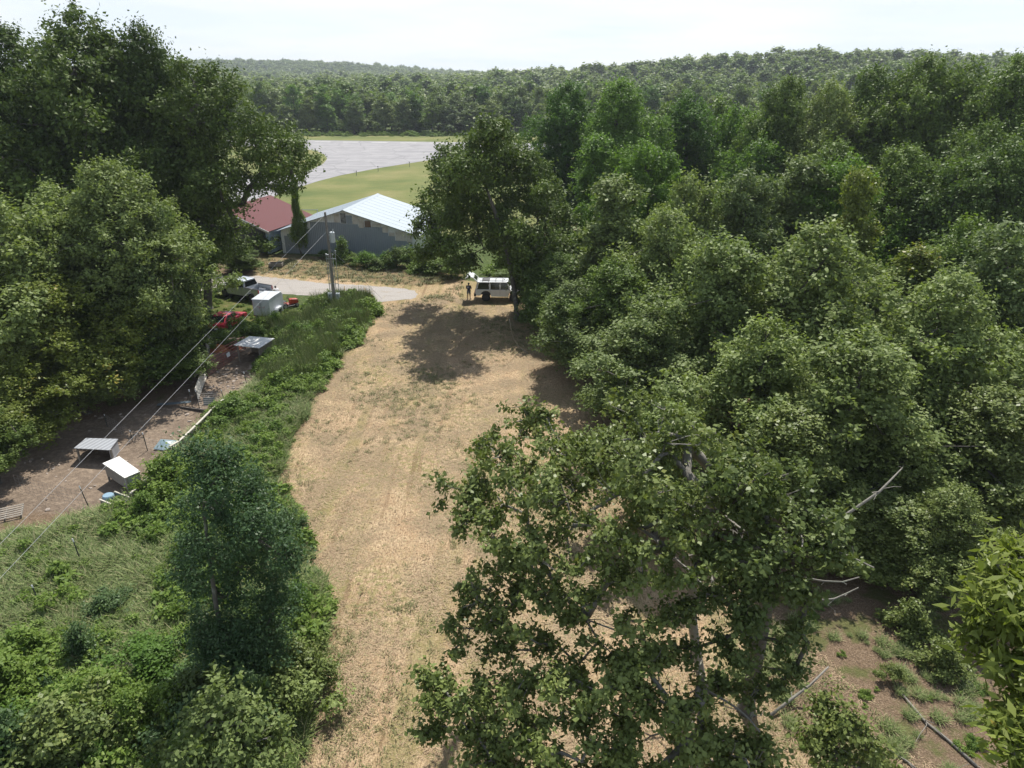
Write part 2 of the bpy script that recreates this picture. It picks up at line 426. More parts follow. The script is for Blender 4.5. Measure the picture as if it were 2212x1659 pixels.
def axis(lo, hi, a, b, st):
    m = list(np.arange(a, b+st/2, st)); s = st; v = m[-1]; up = []
    while v < hi: s = min(s*1.13, 90); v += s; up.append(v)
    s = st; v = m[0]; dn = []
    while v > lo: s = min(s*1.13, 90); v -= s; dn.append(v)
    return np.array(dn[::-1] + m + up)
gx = axis(-3500, 3500, -42, 36, 0.33); gy = axis(-60, 4200, 3, 112, 0.33)
X, Y = np.meshgrid(gx, gy); Z = terrain(X, Y)
rs = np.random.default_rng(5)
near = 1 - np.clip((Y-38)/18, 0, 1)
Z = Z + rs.normal(size=Z.shape)*0.010*near + 0.03*np.sin(X*0.9+np.sin(Y*0.35)*2)*np.sin(Y*0.55)*near
nx, ny = len(gx), len(gy)
V = np.stack([X.ravel(), Y.ravel(), Z.ravel()], 1)
ii = (np.arange(ny-1)[:, None]*nx + np.arange(nx-1)[None, :]).ravel()
F = np.stack([ii, ii+1, ii+nx+1, ii+nx], 1)
gm = bpy.data.meshes.new('ground')
gm.vertices.add(len(V)); gm.vertices.foreach_set('co', V.astype(np.float32).ravel())
gm.loops.add(len(F)*4); gm.loops.foreach_set('vertex_index', F.astype(np.int32).ravel())
gm.polygons.add(len(F)); gm.polygons.foreach_set('loop_start', np.arange(0, len(F)*4, 4, dtype=np.int32))
for nm, pl in (('straw', POLY_STRAW), ('litter', POLY_LITTER), ('dirt', POLY_DIRT), ('mow', POLY_MOW), ('yard', POLY_YARD), ('lfloor', POLY_LFLOOR), ('verge', G((545,552),(620,548),(760,560),(1010,585),(1000,612),(890,618),(700,600),(540,585)))):
    a = gm.attributes.new(nm, 'FLOAT', 'POINT'); a.data.foreach_set('value', np.clip(sdist(X, Y, pl), -3, 3).astype(np.float32).ravel())
gm.update(); gm.shade_smooth()

def ground_mat():
    m = bpy.data.materials.new('ground'); t, b = nodes(m)
    c = t.nodes.new('ShaderNodeTexCoord'); o = c.outputs['Object']
    def stretched(sx, sy, rz, sc, det=5, ro=.6):
        mp = t.nodes.new('ShaderNodeMapping'); L(t, o, mp.inputs[0]); mp.inputs['Scale'].default_value = (sx, sy, 1); mp.inputs['Rotation'].default_value = (0, 0, rz)
        return noise(t, sc, det, ro, mp.outputs[0])
    nL = noise(t, 0.11, 3, .5, o); nM = noise(t, 0.55, 4, .6, o); nS = noise(t, 3.2, 5, .65, o); nF = noise(t, 16, 4, .7, o)
    f1 = stretched(1, .22, .3, 22, 3); f2 = stretched(1, .2, 1.9, 20, 3); swath = stretched(1, .12, -.06, 0.9, 3, .5)
    # weedy ground
    base = ramp(t, nS, [(0.3, (0.030, 0.055, 0.014)), (0.5, (0.075, 0.115, 0.030)), (0.68, (0.15, 0.145, 0.06))])
    base = mixc(t, math_(t, 'MULTIPLY', nF, 0.5), base, (0.035, 0.05, 0.015))
    # mown straw with new grass
    fib = math_(t, 'MAXIMUM', f1, f2)
    st = ramp(t, fib, [(0.40, (0.18, 0.122, 0.072)), (0.52, (0.40, 0.288, 0.172)), (0.64, (0.54, 0.410, 0.262))])
    st = mixc(t, math_(t, 'MULTIPLY', sstep(t, nF, .42, .30), .55), st, (0.075, 0.048, 0.028))
    st = mixc(t, math_(t, 'MULTIPLY', sstep(t, swath, .5, .72), .35), st, (0.44, 0.305, 0.180))
    st = mixc(t, math_(t, 'MULTIPLY', sstep(t, nM, .42, .62), .30), st, (0.31, 0.190, 0.105))
    gmask = math_(t, 'MULTIPLY', sstep(t, nL, .38, .58), sstep(t, nS, .44, .56))
    st = mixc(t, math_(t, 'MULTIPLY', gmask, .75), st, (0.205, 0.195, 0.075))
    gm2 = sstep(t, noise(t, 1.7, 3, .6, o), .62, .70); st = mixc(t, math_(t, 'MULTIPLY', gm2, .5), st, (0.085, 0.11, 0.03))
    trk = stretched(1, .035, .035, .62, 2, .4); st = mixc(t, math_(t, 'MULTIPLY', sstep(t, trk, .54, .64), .6), st, (0.205, 0.185, 0.075)); trk2 = stretched(1, .05, -.02, 1.9, 3, .5); st = mixc(t, math_(t, 'MULTIPLY', sstep(t, trk2, .57, .68), .5), st, (0.16, 0.10, 0.055))
    clod = noise(t, 6.5, 2, .5, o); st = mixc(t, math_(t, 'MULTIPLY', sstep(t, clod, .60, .68), .75), st, (0.085, 0.060, 0.038))
    # trodden dirt
    di = ramp(t, nM, [(0.3, (0.185, 0.142, 0.105)), (0.7, (0.305, 0.238, 0.175))]); di = mixc(t, math_(t, 'MULTIPLY', sstep(t, nF, .5, .7), .5), di, (0.26, 0.20, 0.15))
    di = mixc(t, math_(t, 'MULTIPLY', sstep(t, nS, .60, .45), .35), di, (0.07, 0.05, 0.04))
    # leaf litter
    li = ramp(t, nF, [(0.3, (0.075, 0.052, 0.034)), (0.55, (0.19, 0.135, 0.088)), (0.72, (0.34, 0.26, 0.19))]); li = mixc(t, math_(t, 'MULTIPLY', sstep(t, nM, .5, .62), .75), li, (0.085, 0.105, 0.030))
    # airfield grass
    mo = ramp(t, noise(t, 0.06, 5, .6, o), [(0.36, (0.105, 0.135, 0.042)), (0.52, (0.165, 0.180, 0.062)), (0.68, (0.250, 0.225, 0.100))])
    band = stretched(.18, 1, .12, 0.35, 3); mo = mixc(t, math_(t, 'MULTIPLY', sstep(t, band, .48, .66), .45), mo, (0.20, 0.185, 0.07))
    mo = mixc(t, math_(t, 'MULTIPLY', nS, .35), mo, (0.07, 0.095, 0.022))
    ya = ramp(t, nM, [(.35, (0.055, 0.085, 0.018)), (.6, (0.11, 0.12, 0.035)), (.75, (0.20, 0.15, 0.08))])
    edge = math_(t, 'ADD', math_(t, 'MULTIPLY', math_(t, 'SUBTRACT', nS, .5), 1.7), math_(t, 'MULTIPLY', math_(t, 'SUBTRACT', nM, .5), 1.6))
    def msk(name, w=0.18, k=1.0): return sstep(t, math_(t, 'ADD', attr(t, name), math_(t, 'MULTIPLY', edge, k)), -w, w)
    k = mixc(t, msk('lfloor', .5), base, li)
    k = mixc(t, msk('mow', 1.2), k, mo); k = mixc(t, msk('yard', .5), k, ya); k = mixc(t, msk('straw', .22, .8), k, st); k = mixc(t, math_(t, 'MULTIPLY', sstep(t, attr(t, 'verge'), -.3, .6), .75), k, mixc(t, sstep(t, nS, .4, .6), (0.13, 0.085, 0.050), mixc(t, sstep(t, nM, .4, .6), (0.24, 0.17, 0.095), (0.12, 0.125, 0.04)))); k = mixc(t, msk('litter', .6, 1.6), k, li); k = mixc(t, msk('dirt', .25), k, di)
    L(t, k, b.inputs['Base Color']); b.inputs['Roughness'].default_value = 0.95; b.inputs['Specular IOR Level'].default_value = 0.15
    h = math_(t, 'ADD', math_(t, 'MULTIPLY', fib, .5), math_(t, 'ADD', nF, math_(t, 'MULTIPLY', nS, 2.0)))
    L(t, bump(t, h, 0.9, 0.07), b.inputs['Normal']); return m
g = link_mesh('ground', gm, None, ground_mat()); tag(g, kind='structure')

# ------------------------------------------------------------------ airfield paving and gravel road: sheets a few mm above the ground
def sheet(name, pts, z, mat, step=None):
    me = bpy.data.meshes.new(name); me.from_pydata([(x, y, z) for x, y in pts], [], [tuple(range(len(pts)))]); me.update()
    return tag(link_mesh(name, me, None, mat), kind='structure')
def smooth_poly(pts, it=2, closed=True):
    for _ in range(it):
        q = []
        for i in range(len(pts)):
            a = Vector(pts[i]); b_ = Vector(pts[(i+1) % len(pts)])
            q += [tuple(a*.75+b_*.25), tuple(a*.25+b_*.75)]
        pts = q
    return pts
def paving_mat():
    m = bpy.data.materials.new('worn_asphalt'); t, b = nodes(m)
    c = t.nodes.new('ShaderNodeTexCoord'); o = c.outputs['Object']
    def st(sx, sy, rz, sc, det=4):
        mp = t.nodes.new('ShaderNodeMapping'); L(t, o, mp.inputs[0]); mp.inputs['Scale'].default_value = (sx, sy, 1); mp.inputs['Rotation'].default_value = (0, 0, rz); return noise(t, sc, det, .6, mp.outputs[0])
    a = st(.05, 1, .05, .55); a2 = st(.06, 1, -.55, .4); n1 = noise(t, .25, 5, .6, o); n2 = noise(t, 3, 4, .6, o)
    k = ramp(t, n1, [(.3, (0.175, 0.172, 0.182)), (.7, (0.270, 0.264, 0.268))])
    k = mixc(t, math_(t, 'MULTIPLY', sstep(t, a, .5, .68), .75), k, (0.10, 0.10, 0.118))
    k = mixc(t, math_(t, 'MULTIPLY', sstep(t, a2, .55, .66), .45), k, (0.15, 0.145, 0.165))
    v = t.nodes.new('ShaderNodeTexVoronoi'); v.feature = 'DISTANCE_TO_EDGE'; v.inputs['Scale'].default_value = .12
    mp = t.nodes.new('ShaderNodeMapping'); L(t, o, mp.inputs[0]); mp.inputs['Scale'].default_value = (1, .6, 1)
    L(t, mp.outputs[0], v.inputs['Vector']); k = mixc(t, math_(t, 'MULTIPLY', sstep(t, v.outputs['Distance'], .03, .0), .5), k, (0.09, 0.09, 0.10))
    k = mixc(t, math_(t, 'MULTIPLY', n2, .3), k, (0.34, 0.33, 0.32))
    L(t, k, b.inputs['Base Color']); b.inputs['Roughness'].default_value = .85; return m
pav = G((-400,288),(620,302),(1040,308),(2700,334),(2700,372),(1500,338),(1140,326),(1038,330),(979,338),(902,350),(819,363),(735,379),(685,392),(645,405),(602,419),(560,440),(480,470),(380,480),(0,480),(-500,470),(-500,392),(0,384),(300,380),(568,379),(602,379.5),(652,375),(679,364),(699,353),(707,343),(701,334),(685,327),(658,321.5),(560,317),(300,311),(-400,302))
sheet('runway', pav, 0.02, paving_mat())
mk = MB()
a0 = P(560, 304.6); a1 = P(1120, 311.6)
for i in range(9):
    s0 = a0.lerp(a1, i/9); s1 = a0.lerp(a1, (i+.55)/9); n_ = (a1-a0).normalized().cross(Vector((0,0,1)))*1.1
    mk.poly([s0+n_*.35+Vector((0,0,.026)), s1+n_*.35+Vector((0,0,.026)), s1-n_*.35+Vector((0,0,.026)), s0-n_*.35+Vector((0,0,.026))])
o_ = mk.build('runway_marking', paint('worn_white_marking', (0.55, 0.55, 0.53), .8)); tag(o_, kind='structure')
def gravel_mat():
    m = bpy.data.materials.new('gravel'); t, b = nodes(m)
    c = t.nodes.new('ShaderNodeTexCoord'); o = c.outputs['Object']
    mp = t.nodes.new('ShaderNodeMapping'); L(t, o, mp.inputs[0]); mp.inputs['Scale'].default_value = (.12, 1, 1); mp.inputs['Rotation'].default_value = (0, 0, .22)
    a = noise(t, 1.5, 3, .5, mp.outputs[0]); n2 = noise(t, 9, 5, .7, o); n3 = noise(t, .8, 4, .6, o)
    k = ramp(t, n2, [(.3, (0.24, 0.22, 0.20)), (.65, (0.37, 0.345, 0.32))])
    k = mixc(t, math_(t, 'MULTIPLY', sstep(t, a, .52, .66), .4), k, (0.20, 0.175, 0.14)); k = mixc(t, math_(t, 'MULTIPLY', sstep(t, n3, .58, .7), .45), k, (0.25, 0.20, 0.13))
    L(t, k, b.inputs['Base Color']); b.inputs['Roughness'].default_value = .95; L(t, bump(t, n2, .8, .04), b.inputs['Normal']); return m
def jag(pts, amp, step, seed):
    r_ = np.random.default_rng(seed); q = []
    for i in range(len(pts)):
        a = np.array(pts[i]); b_ = np.array(pts[(i+1) % len(pts)]); n_ = max(1, int(np.linalg.norm(b_-a)/step))
        for k in range(n_):
            q.append(tuple(a+(b_-a)*k/n_ + r_.normal(size=2)*amp))
    return q
road = G((-400,560),(250,586),(442,593),(562,596),(629,604),(709,613),(789,617),(850,621),(897,627),(905,636),(890,646),(850,650),(816,652),(802,645),(709,640),(642,638),(589,631),(530,632),(442,629),(250,622),(-400,600))
sheet('gravel_road', jag(road, 0.12, 0.5, 3), 0.012, gravel_mat())

# ------------------------------------------------------------------ stuff: one object that scatters one clump mesh (geometry nodes)
def scatter(name, pts, rz, sc, src_mesh, tilt=None):
    """points with their own turn and size; instances of one source mesh"""
    n = len(pts); me = bpy.data.meshes.new(name); me.vertices.add(n); me.vertices.foreach_set('co', np.asarray(pts, np.float32).ravel())
    a = me.attributes.new('turn', 'FLOAT_VECTOR', 'POINT'); rot = np.zeros((n, 3), np.float32); rot[:, 2] = rz
    if tilt is not None: rot[:, :2] = tilt
    a.data.foreach_set('vector', rot.ravel())
    a = me.attributes.new('size', 'FLOAT_VECTOR', 'POINT'); s3 = np.asarray(sc, np.float32); s3 = np.repeat(s3[:, None], 3, 1) if s3.ndim == 1 else s3
    a.data.foreach_set('vector', s3.ravel()); me.update()
    src = bpy.data.objects.new(name + '_source', src_mesh)
    o = link_mesh(name, me)
    ng = bpy.data.node_groups.new(name, 'GeometryNodeTree'); ng.interface.new_socket('Geometry', in_out='INPUT', socket_type='NodeSocketGeometry'); ng.interface.new_socket('Geometry', in_out='OUTPUT', socket_type='NodeSocketGeometry')
    gi = ng.nodes.new('NodeGroupInput'); go = ng.nodes.new('NodeGroupOutput'); ip = ng.nodes.new('GeometryNodeInstanceOnPoints'); oi = ng.nodes.new('GeometryNodeObjectInfo')
    oi.inputs['Object'].default_value = src; oi.inputs['As Instance'].default_value = True
    def at(nm):
        q = ng.nodes.new('GeometryNodeInputNamedAttribute'); q.data_type = 'FLOAT_VECTOR'; q.inputs['Name'].default_value = nm; return q.outputs[0]
    ng.links.new(gi.outputs[0], ip.inputs['Points']); ng.links.new(oi.outputs['Geometry'], ip.inputs['Instance'])
    e2 = ng.nodes.new('FunctionNodeEulerToRotation'); ng.links.new(at('turn'), e2.inputs[0])
    ng.links.new(e2.outputs[0], ip.inputs['Rotation']); ng.links.new(at('size'), ip.inputs['Scale']); ng.links.new(ip.outputs[0], go.inputs[0])
    md = o.modifiers.new('scatter', 'NODES'); md.node_group = ng
    tag(o, kind='stuff'); return o

def blades_mesh(name, rng, n, rad, length, width, lean, mat, z0=0.0, flat=0.0):
    pos = np.stack([rng.uniform(-rad, rad, n), rng.uniform(-rad, rad, n), np.full(n, z0)], 1)
    ang = rng.uniform(0, 2*np.pi, n); ln = length*rng.uniform(.5, 1.3, n); le = lean*rng.uniform(.3, 1.5, n)
    d = np.stack([np.cos(ang)*le, np.sin(ang)*le, np.ones(n)*(1-flat)], 1); d = unit(d); s = np.stack([-np.sin(ang), np.cos(ang), np.zeros(n)], 1)
    w = width*rng.uniform(.6, 1.4, (n, 1)); mid = pos + d*ln[:, None]*.5; tip = mid + unit(d + np.stack([np.cos(ang), np.sin(ang), -np.ones(n)*.7], 1)*.5*lean)*ln[:, None]*.5
    V = np.stack([pos - s*w/2, pos + s*w/2, mid + s*w*.45, mid - s*w*.45, tip + s*w*.08, tip - s*w*.08], 1).reshape(-1, 3)
    b = np.arange(n)[:, None]*6; F = np.concatenate([b + np.array([0, 1, 2, 3]), b + np.array([3, 2, 4, 5])], 1).reshape(-1, 4)
    me = np_mesh(name, V, F, np.repeat(rng.uniform(0, 1, n), 2)); me.materials.append(mat); return me
def weed_mesh(name, rng, n, rad, h, leaf, mat):
    d = unit(rng.normal(size=(n, 3))); d[:, 2] = np.abs(d[:, 2]); k = 9
    cc = unit(rng.normal(size=(k, 3))); cc[:, 2] = np.abs(cc[:, 2])*.8; cc *= rng.uniform(.4, .95, (k, 1)); ix = rng.integers(0, k, n)
    pos = (cc[ix] + d*rng.uniform(.15, .38, (n, 1)))*np.array([rad, rad, h])
    nrm = unit(d*.5 + np.array([0, 0, .7]) + rng.normal(size=(n, 3))*.5)
    V, F, r = leaves(pos, nrm, leaf, leaf*.55, rng); me = np_mesh(name, V, F, r); me.materials.append(mat); return me
def strawmat(name, dark, light, green=None, gshare=.15):
    m = bpy.data.materials.new(name); t, b = nodes(m); r1 = attr(t, 'rnd')
    c = mixc(t, r1, dark, light)
    if green: c = mixc(t, sstep(t, r1, 1-gshare-.01, 1-gshare), c, green)
    L(t, c, b.inputs['Base Color']); b.inputs['Roughness'].default_value = .7; return m
def rand_in(poly, n, rng):
    a = np.array(poly); lo = a.min(0); hi = a.max(0); o_ = []
    while len(o_) < n:
        q = rng.uniform(lo, hi, (n*2, 2)); q = q[in_poly(q[:, 0], q[:, 1], poly)]; o_ += [tuple(k) for k in q]
    return np.array(o_[:n])

rg = np.random.default_rng(11)
FIELD = [G((560,1900))[0]] + G((625,1700),(664,1560),(690,1450),(702,1330),(688,1250),(642,1150),(606,1060),(612,1010),(645,930),(693,840),(725,780),(765,740),(803,692),(816,665),(905,650),(930,635),(1100,660),(1290,760),(1400,900)) + [(11, 24), (14, 16), (16, 10)]
m_straw = strawmat('cut_straw', (0.24, 0.160, 0.085), (0.52, 0.390, 0.235), (0.17, 0.19, 0.060), .18)
m_new = strawmat('new_grass', (0.11, 0.13, 0.035), (0.24, 0.23, 0.095))
q = rand_in(FIELD, 4200, rg); cl_ = np.sin(q[:, 0]*1.7+np.sin(q[:, 1]*.9)*1.5)*np.sin(q[:, 1]*1.1+np.cos(q[:, 0]*1.3)); q = q[cl_ + rg.normal(size=len(q))*.4 > -.25]; sm = blades_mesh('straw_patch', rg, 120, .6, .24, .012, 3.5, m_straw, 0.0, .3)
o_ = scatter('cut_straw', np.c_[q, np.full(len(q), .0)], rg.uniform(0, 6.28, len(q)), rg.uniform(.8, 1.3, len(q)), sm)
tag(o_, 'dry tan mown straw lying over the open field', 'cut straw')
q = rand_in(FIELD, 13000, rg)
nz = np.sin(q[:, 0]*.35+1)*np.sin(q[:, 1]*.23+.5) + .5*np.sin(q[:, 0]*.9)*np.sin(q[:, 1]*.8) + .25*np.exp(-((q[:, 1]-33)/10)**2)
q = q[nz + rg.normal(size=len(q))*.35 > .45]
tm = blades_mesh('tuft', rg, 20, .13, .13, .016, .9, m_new)
o_ = scatter('grass_tufts', np.c_[q, np.zeros(len(q))], rg.uniform(0, 6.28, len(q)), rg.uniform(.5, 1.5, len(q)), tm)
tag(o_, 'small green grass tufts regrowing through the mown field', 'grass')

# weeds between the pens and the mown field
WEEDS = G((-150,1240),(20,1165),(190,1120),(268,1095),(335,1045),(405,962),(484,880),(552,835),(574,800),(590,765),(600,745),(520,712),(560,704),(618,700),(662,690),(668,662),(700,645),(803,645),(808,668),(790,705),(715,782),(683,842),(634,932),(596,1010),(594,1062),(632,1152),(680,1250),(694,1330),(682,1450),(655,1560),(618,1700),(-300,1900))
LUSH = G((600,770),(610,730),(560,707),(620,702),(664,692),(670,664),(720,650),(800,652),(795,690),(720,775),(680,820),(600,850),(570,830))
wl = [weed_mesh('weed_clump', rg, 1100, .75, .70, .115, LEAF['weed']), weed_mesh('broad_weed_clump', rg, 650, .7, .8, .17, LEAF['weed'])]
gr_m = strawmat('long_grass', (0.080, 0.130, 0.026), (0.225, 0.280, 0.090), (0.32, 0.29, 0.15), .06)
gb = blades_mesh('grass_clump', rg, 240, .5, .75, .03, .85, gr_m)
q = rand_in(WEEDS, 6500, rg); big = in_poly(q[:, 0], q[:, 1], LUSH)
nzz = np.sin(q[:, 0]*.8+.4)*np.sin(q[:, 1]*.55) + rg.normal(size=len(q))*.5
GRASSY = G((-150,1240),(20,1160),(215,1115),(330,1180),(370,1310),(300,1400),(120,1440),(-150,1450))
gy_ = in_poly(q[:, 0], q[:, 1], GRASSY)
keep = (~gy_ | (rg.uniform(size=len(q)) < .22)) & ((big & (rg.uniform(size=len(q)) < .72)) | (~big & (nzz > -.35 + .35*np.clip((q[:, 1]-22)/25, 0, 1)))); q = q[keep]; big = big[keep]; s = np.where(big, (1.05 + .75*np.sin(q[:, 0]*1.3+.5)*np.sin(q[:, 1]*.9) + .35*rg.normal(size=len(q))).clip(.45, 2.1), np.clip(rg.lognormal(-.45, .45, len(q)), .3, 1.6))
h = len(q)//2
o_ = scatter('weeds', np.c_[q[:h], np.zeros(h)], rg.uniform(0, 6.28, h), s[:h], wl[0]); tag(o_, 'leafy green weeds growing thick between the pens and the field', 'weeds')
o_ = scatter('broad_leaf_weeds', np.c_[q[h:], np.zeros(len(q)-h)], rg.uniform(0, 6.28, len(q)-h), s[h:]*.85, wl[1]); tag(o_, 'broad leafed weeds and vines beside the mown field', 'weeds')
q = rand_in(WEEDS, 3000, rg); q = q[~in_poly(q[:, 0], q[:, 1], LUSH)]
o_ = scatter('long_grass', np.c_[q, np.zeros(len(q))], rg.uniform(0, 6.28, len(q)), rg.uniform(.4, 1.1, len(q)), gb); tag(o_, 'long unmown grass along the edge of the field', 'grass')
q = rand_in(LUSH, 420, rg)
o_ = scatter('tall_stalks', np.c_[q, np.zeros(len(q))], rg.uniform(0, 6.28, len(q)), np.stack([rg.uniform(.5, .9, len(q))]*2 + [rg.uniform(1.4, 2.9, len(q))], 1), gb); tag(o_, 'tall ragged stalks sticking out of the lush weeds by the pole', 'weeds')
# sparse growth in the yard, on the verge, in the wood's floor
q = np.concatenate([rand_in(POLY_YARD, 500, rg), rand_in([(8,30),(10,16),(16,10),(24,12),(24,30)], 90, rg)])
o_ = scatter('low_weeds', np.c_[q, np.zeros(len(q))], rg.uniform(0, 6.28, len(q)), rg.uniform(.15, .5, len(q)), wl[0]); tag(o_, 'low sparse weeds in the yard and along the wood', 'weeds')
q = rand_in(G((545,560),(720,562),(900,590),(1000,600),(900,620),(709,606),(545,590)), 900, rg); q = np.concatenate([q, rand_in(G((810,660),(1000,650),(1000,610),(925,640),(905,652)), 70, rg)])
o_ = scatter('verge_grass', np.c_[q, np.zeros(len(q))], rg.uniform(0, 6.28, len(q)), rg.uniform(.8, 3.2, len(q))*rg.uniform(.5, 1, len(q)), tm); tag(o_, 'rough grass tufts on the bank in front of the barn', 'grass')
q = rand_in([(8,24),(9,16),(15,9),(24,10),(24,26)], 700, rg); q = q[np.sin(q[:, 0]*1.1)*np.sin(q[:, 1]*.8+1) + rg.normal(size=len(q))*.3 > .1]
o_ = scatter('clearing_grass', np.c_[q, np.zeros(len(q))], rg.uniform(0, 6.28, len(q)), rg.uniform(.15, .5, len(q)), gb); tag(o_, 'thin grass in the clearing at the lower right', 'grass')
# tall rough grass at the foot of the far tree line
q = rand_in([(-260, 268), (260, 268), (260, 279), (-260, 279)], 1500, rg)
o_ = scatter('rough_grass', np.c_[q, np.zeros(len(q))], rg.uniform(0, 6.28, len(q)), rg.uniform(1.2, 2.4, len(q)), wl[0]); tag(o_, 'rough pale green growth along the foot of the far tree line', 'grass')

# ------------------------------------------------------------------ trees
def proto(kind, seed, H, Rc, nl, nleaf, leaf, r0, cl=.32, tw=2):
    rng = np.random.default_rng(seed); lb = gen_lobes(rng, H, Rc, kind, nl)
    cm, tips = crown('crown', lb, rng, nleaf, leaf, cl); cm.materials.append(LEAF['oak'])
    tm_ = trunk_mesh('trunk', lb, rng, H, r0, tips=tips, ntw=tw); tm_.materials.append(M_BARK)
    return dict(crown=cm, trunk=tm_, H=H, R=Rc)
PR = {
 'round': [proto('round', 21, 15, 5, 44, 40000, (.26, .15), .30), proto('round', 22, 15, 5, 40, 40000, (.26, .15), .30), proto('round', 27, 15, 5, 50, 40000, (.26, .15), .30)],
 'big': [proto('round', 71, 24, 8, 70, 84000, (.30, .18), .5, .42), proto('round', 72, 24, 8, 64, 80000, (.30, .18), .5, .42)],
 'tall':  [proto('tall', 23, 16, 4, 46, 40000, (.26, .15), .26), proto('tall', 24, 16, 4, 42, 40000, (.26, .15), .26)],
 'mid':   [proto('round', 31, 15, 5, 34, 9500, (.46, .30), .26, .42, 1), proto('tall', 32, 16, 4.4, 26, 9500, (.46, .30), .24, .42, 1), proto('round', 33, 14, 5, 20, 8500, (.50, .32), .26, .42, 1), proto('tall', 34, 17, 4.2, 30, 9500, (.46, .30), .24, .42, 1)],
 'cone':  [proto('cone', 41, 8, 2.3, 24, 16000, (.17, .09), .10, .22)],
 'bush':  [proto('cone', 51, 3, 1.8, 12, 5200, (.20, .12), .05, .26), proto('round', 52, 3, 1.8, 12, 5200, (.18, .11), .05, .26)],
}
def place(name, pr, x, y, H, Rc, mat, label, cat, group=None, rz=None, z=None, rng=random.Random(1)):
    e = empty(name, (x, y, tz(x, y) if z is None else z), rng.uniform(0, 6.28) if rz is None else rz, label, cat, group)
    s = (Rc/pr['R'], Rc/pr['R'], H/pr['H'])
    for nm in ('crown', 'trunk'):
        o = bpy.data.objects.new(nm if cat != 'bush' else ('foliage' if nm == 'crown' else 'stem'), pr[nm]); COL.objects.link(o); o.parent = e; o.scale = s
        if nm == 'crown' and mat:
            o.material_slots[0].link = 'OBJECT'; o.material_slots[0].material = LEAF[mat]
    return e
def tree(u, v, d, Rc, kind, i, mat, label, group=None):
    p = PD(u, v, d); return place('tree', PR[kind][i % len(PR[kind])], p.x, d, max(3.0, p.z), Rc, mat, label, 'tree', group)
RW, LW = 'trees of the wood to the right of the field', 'trees on the left side'
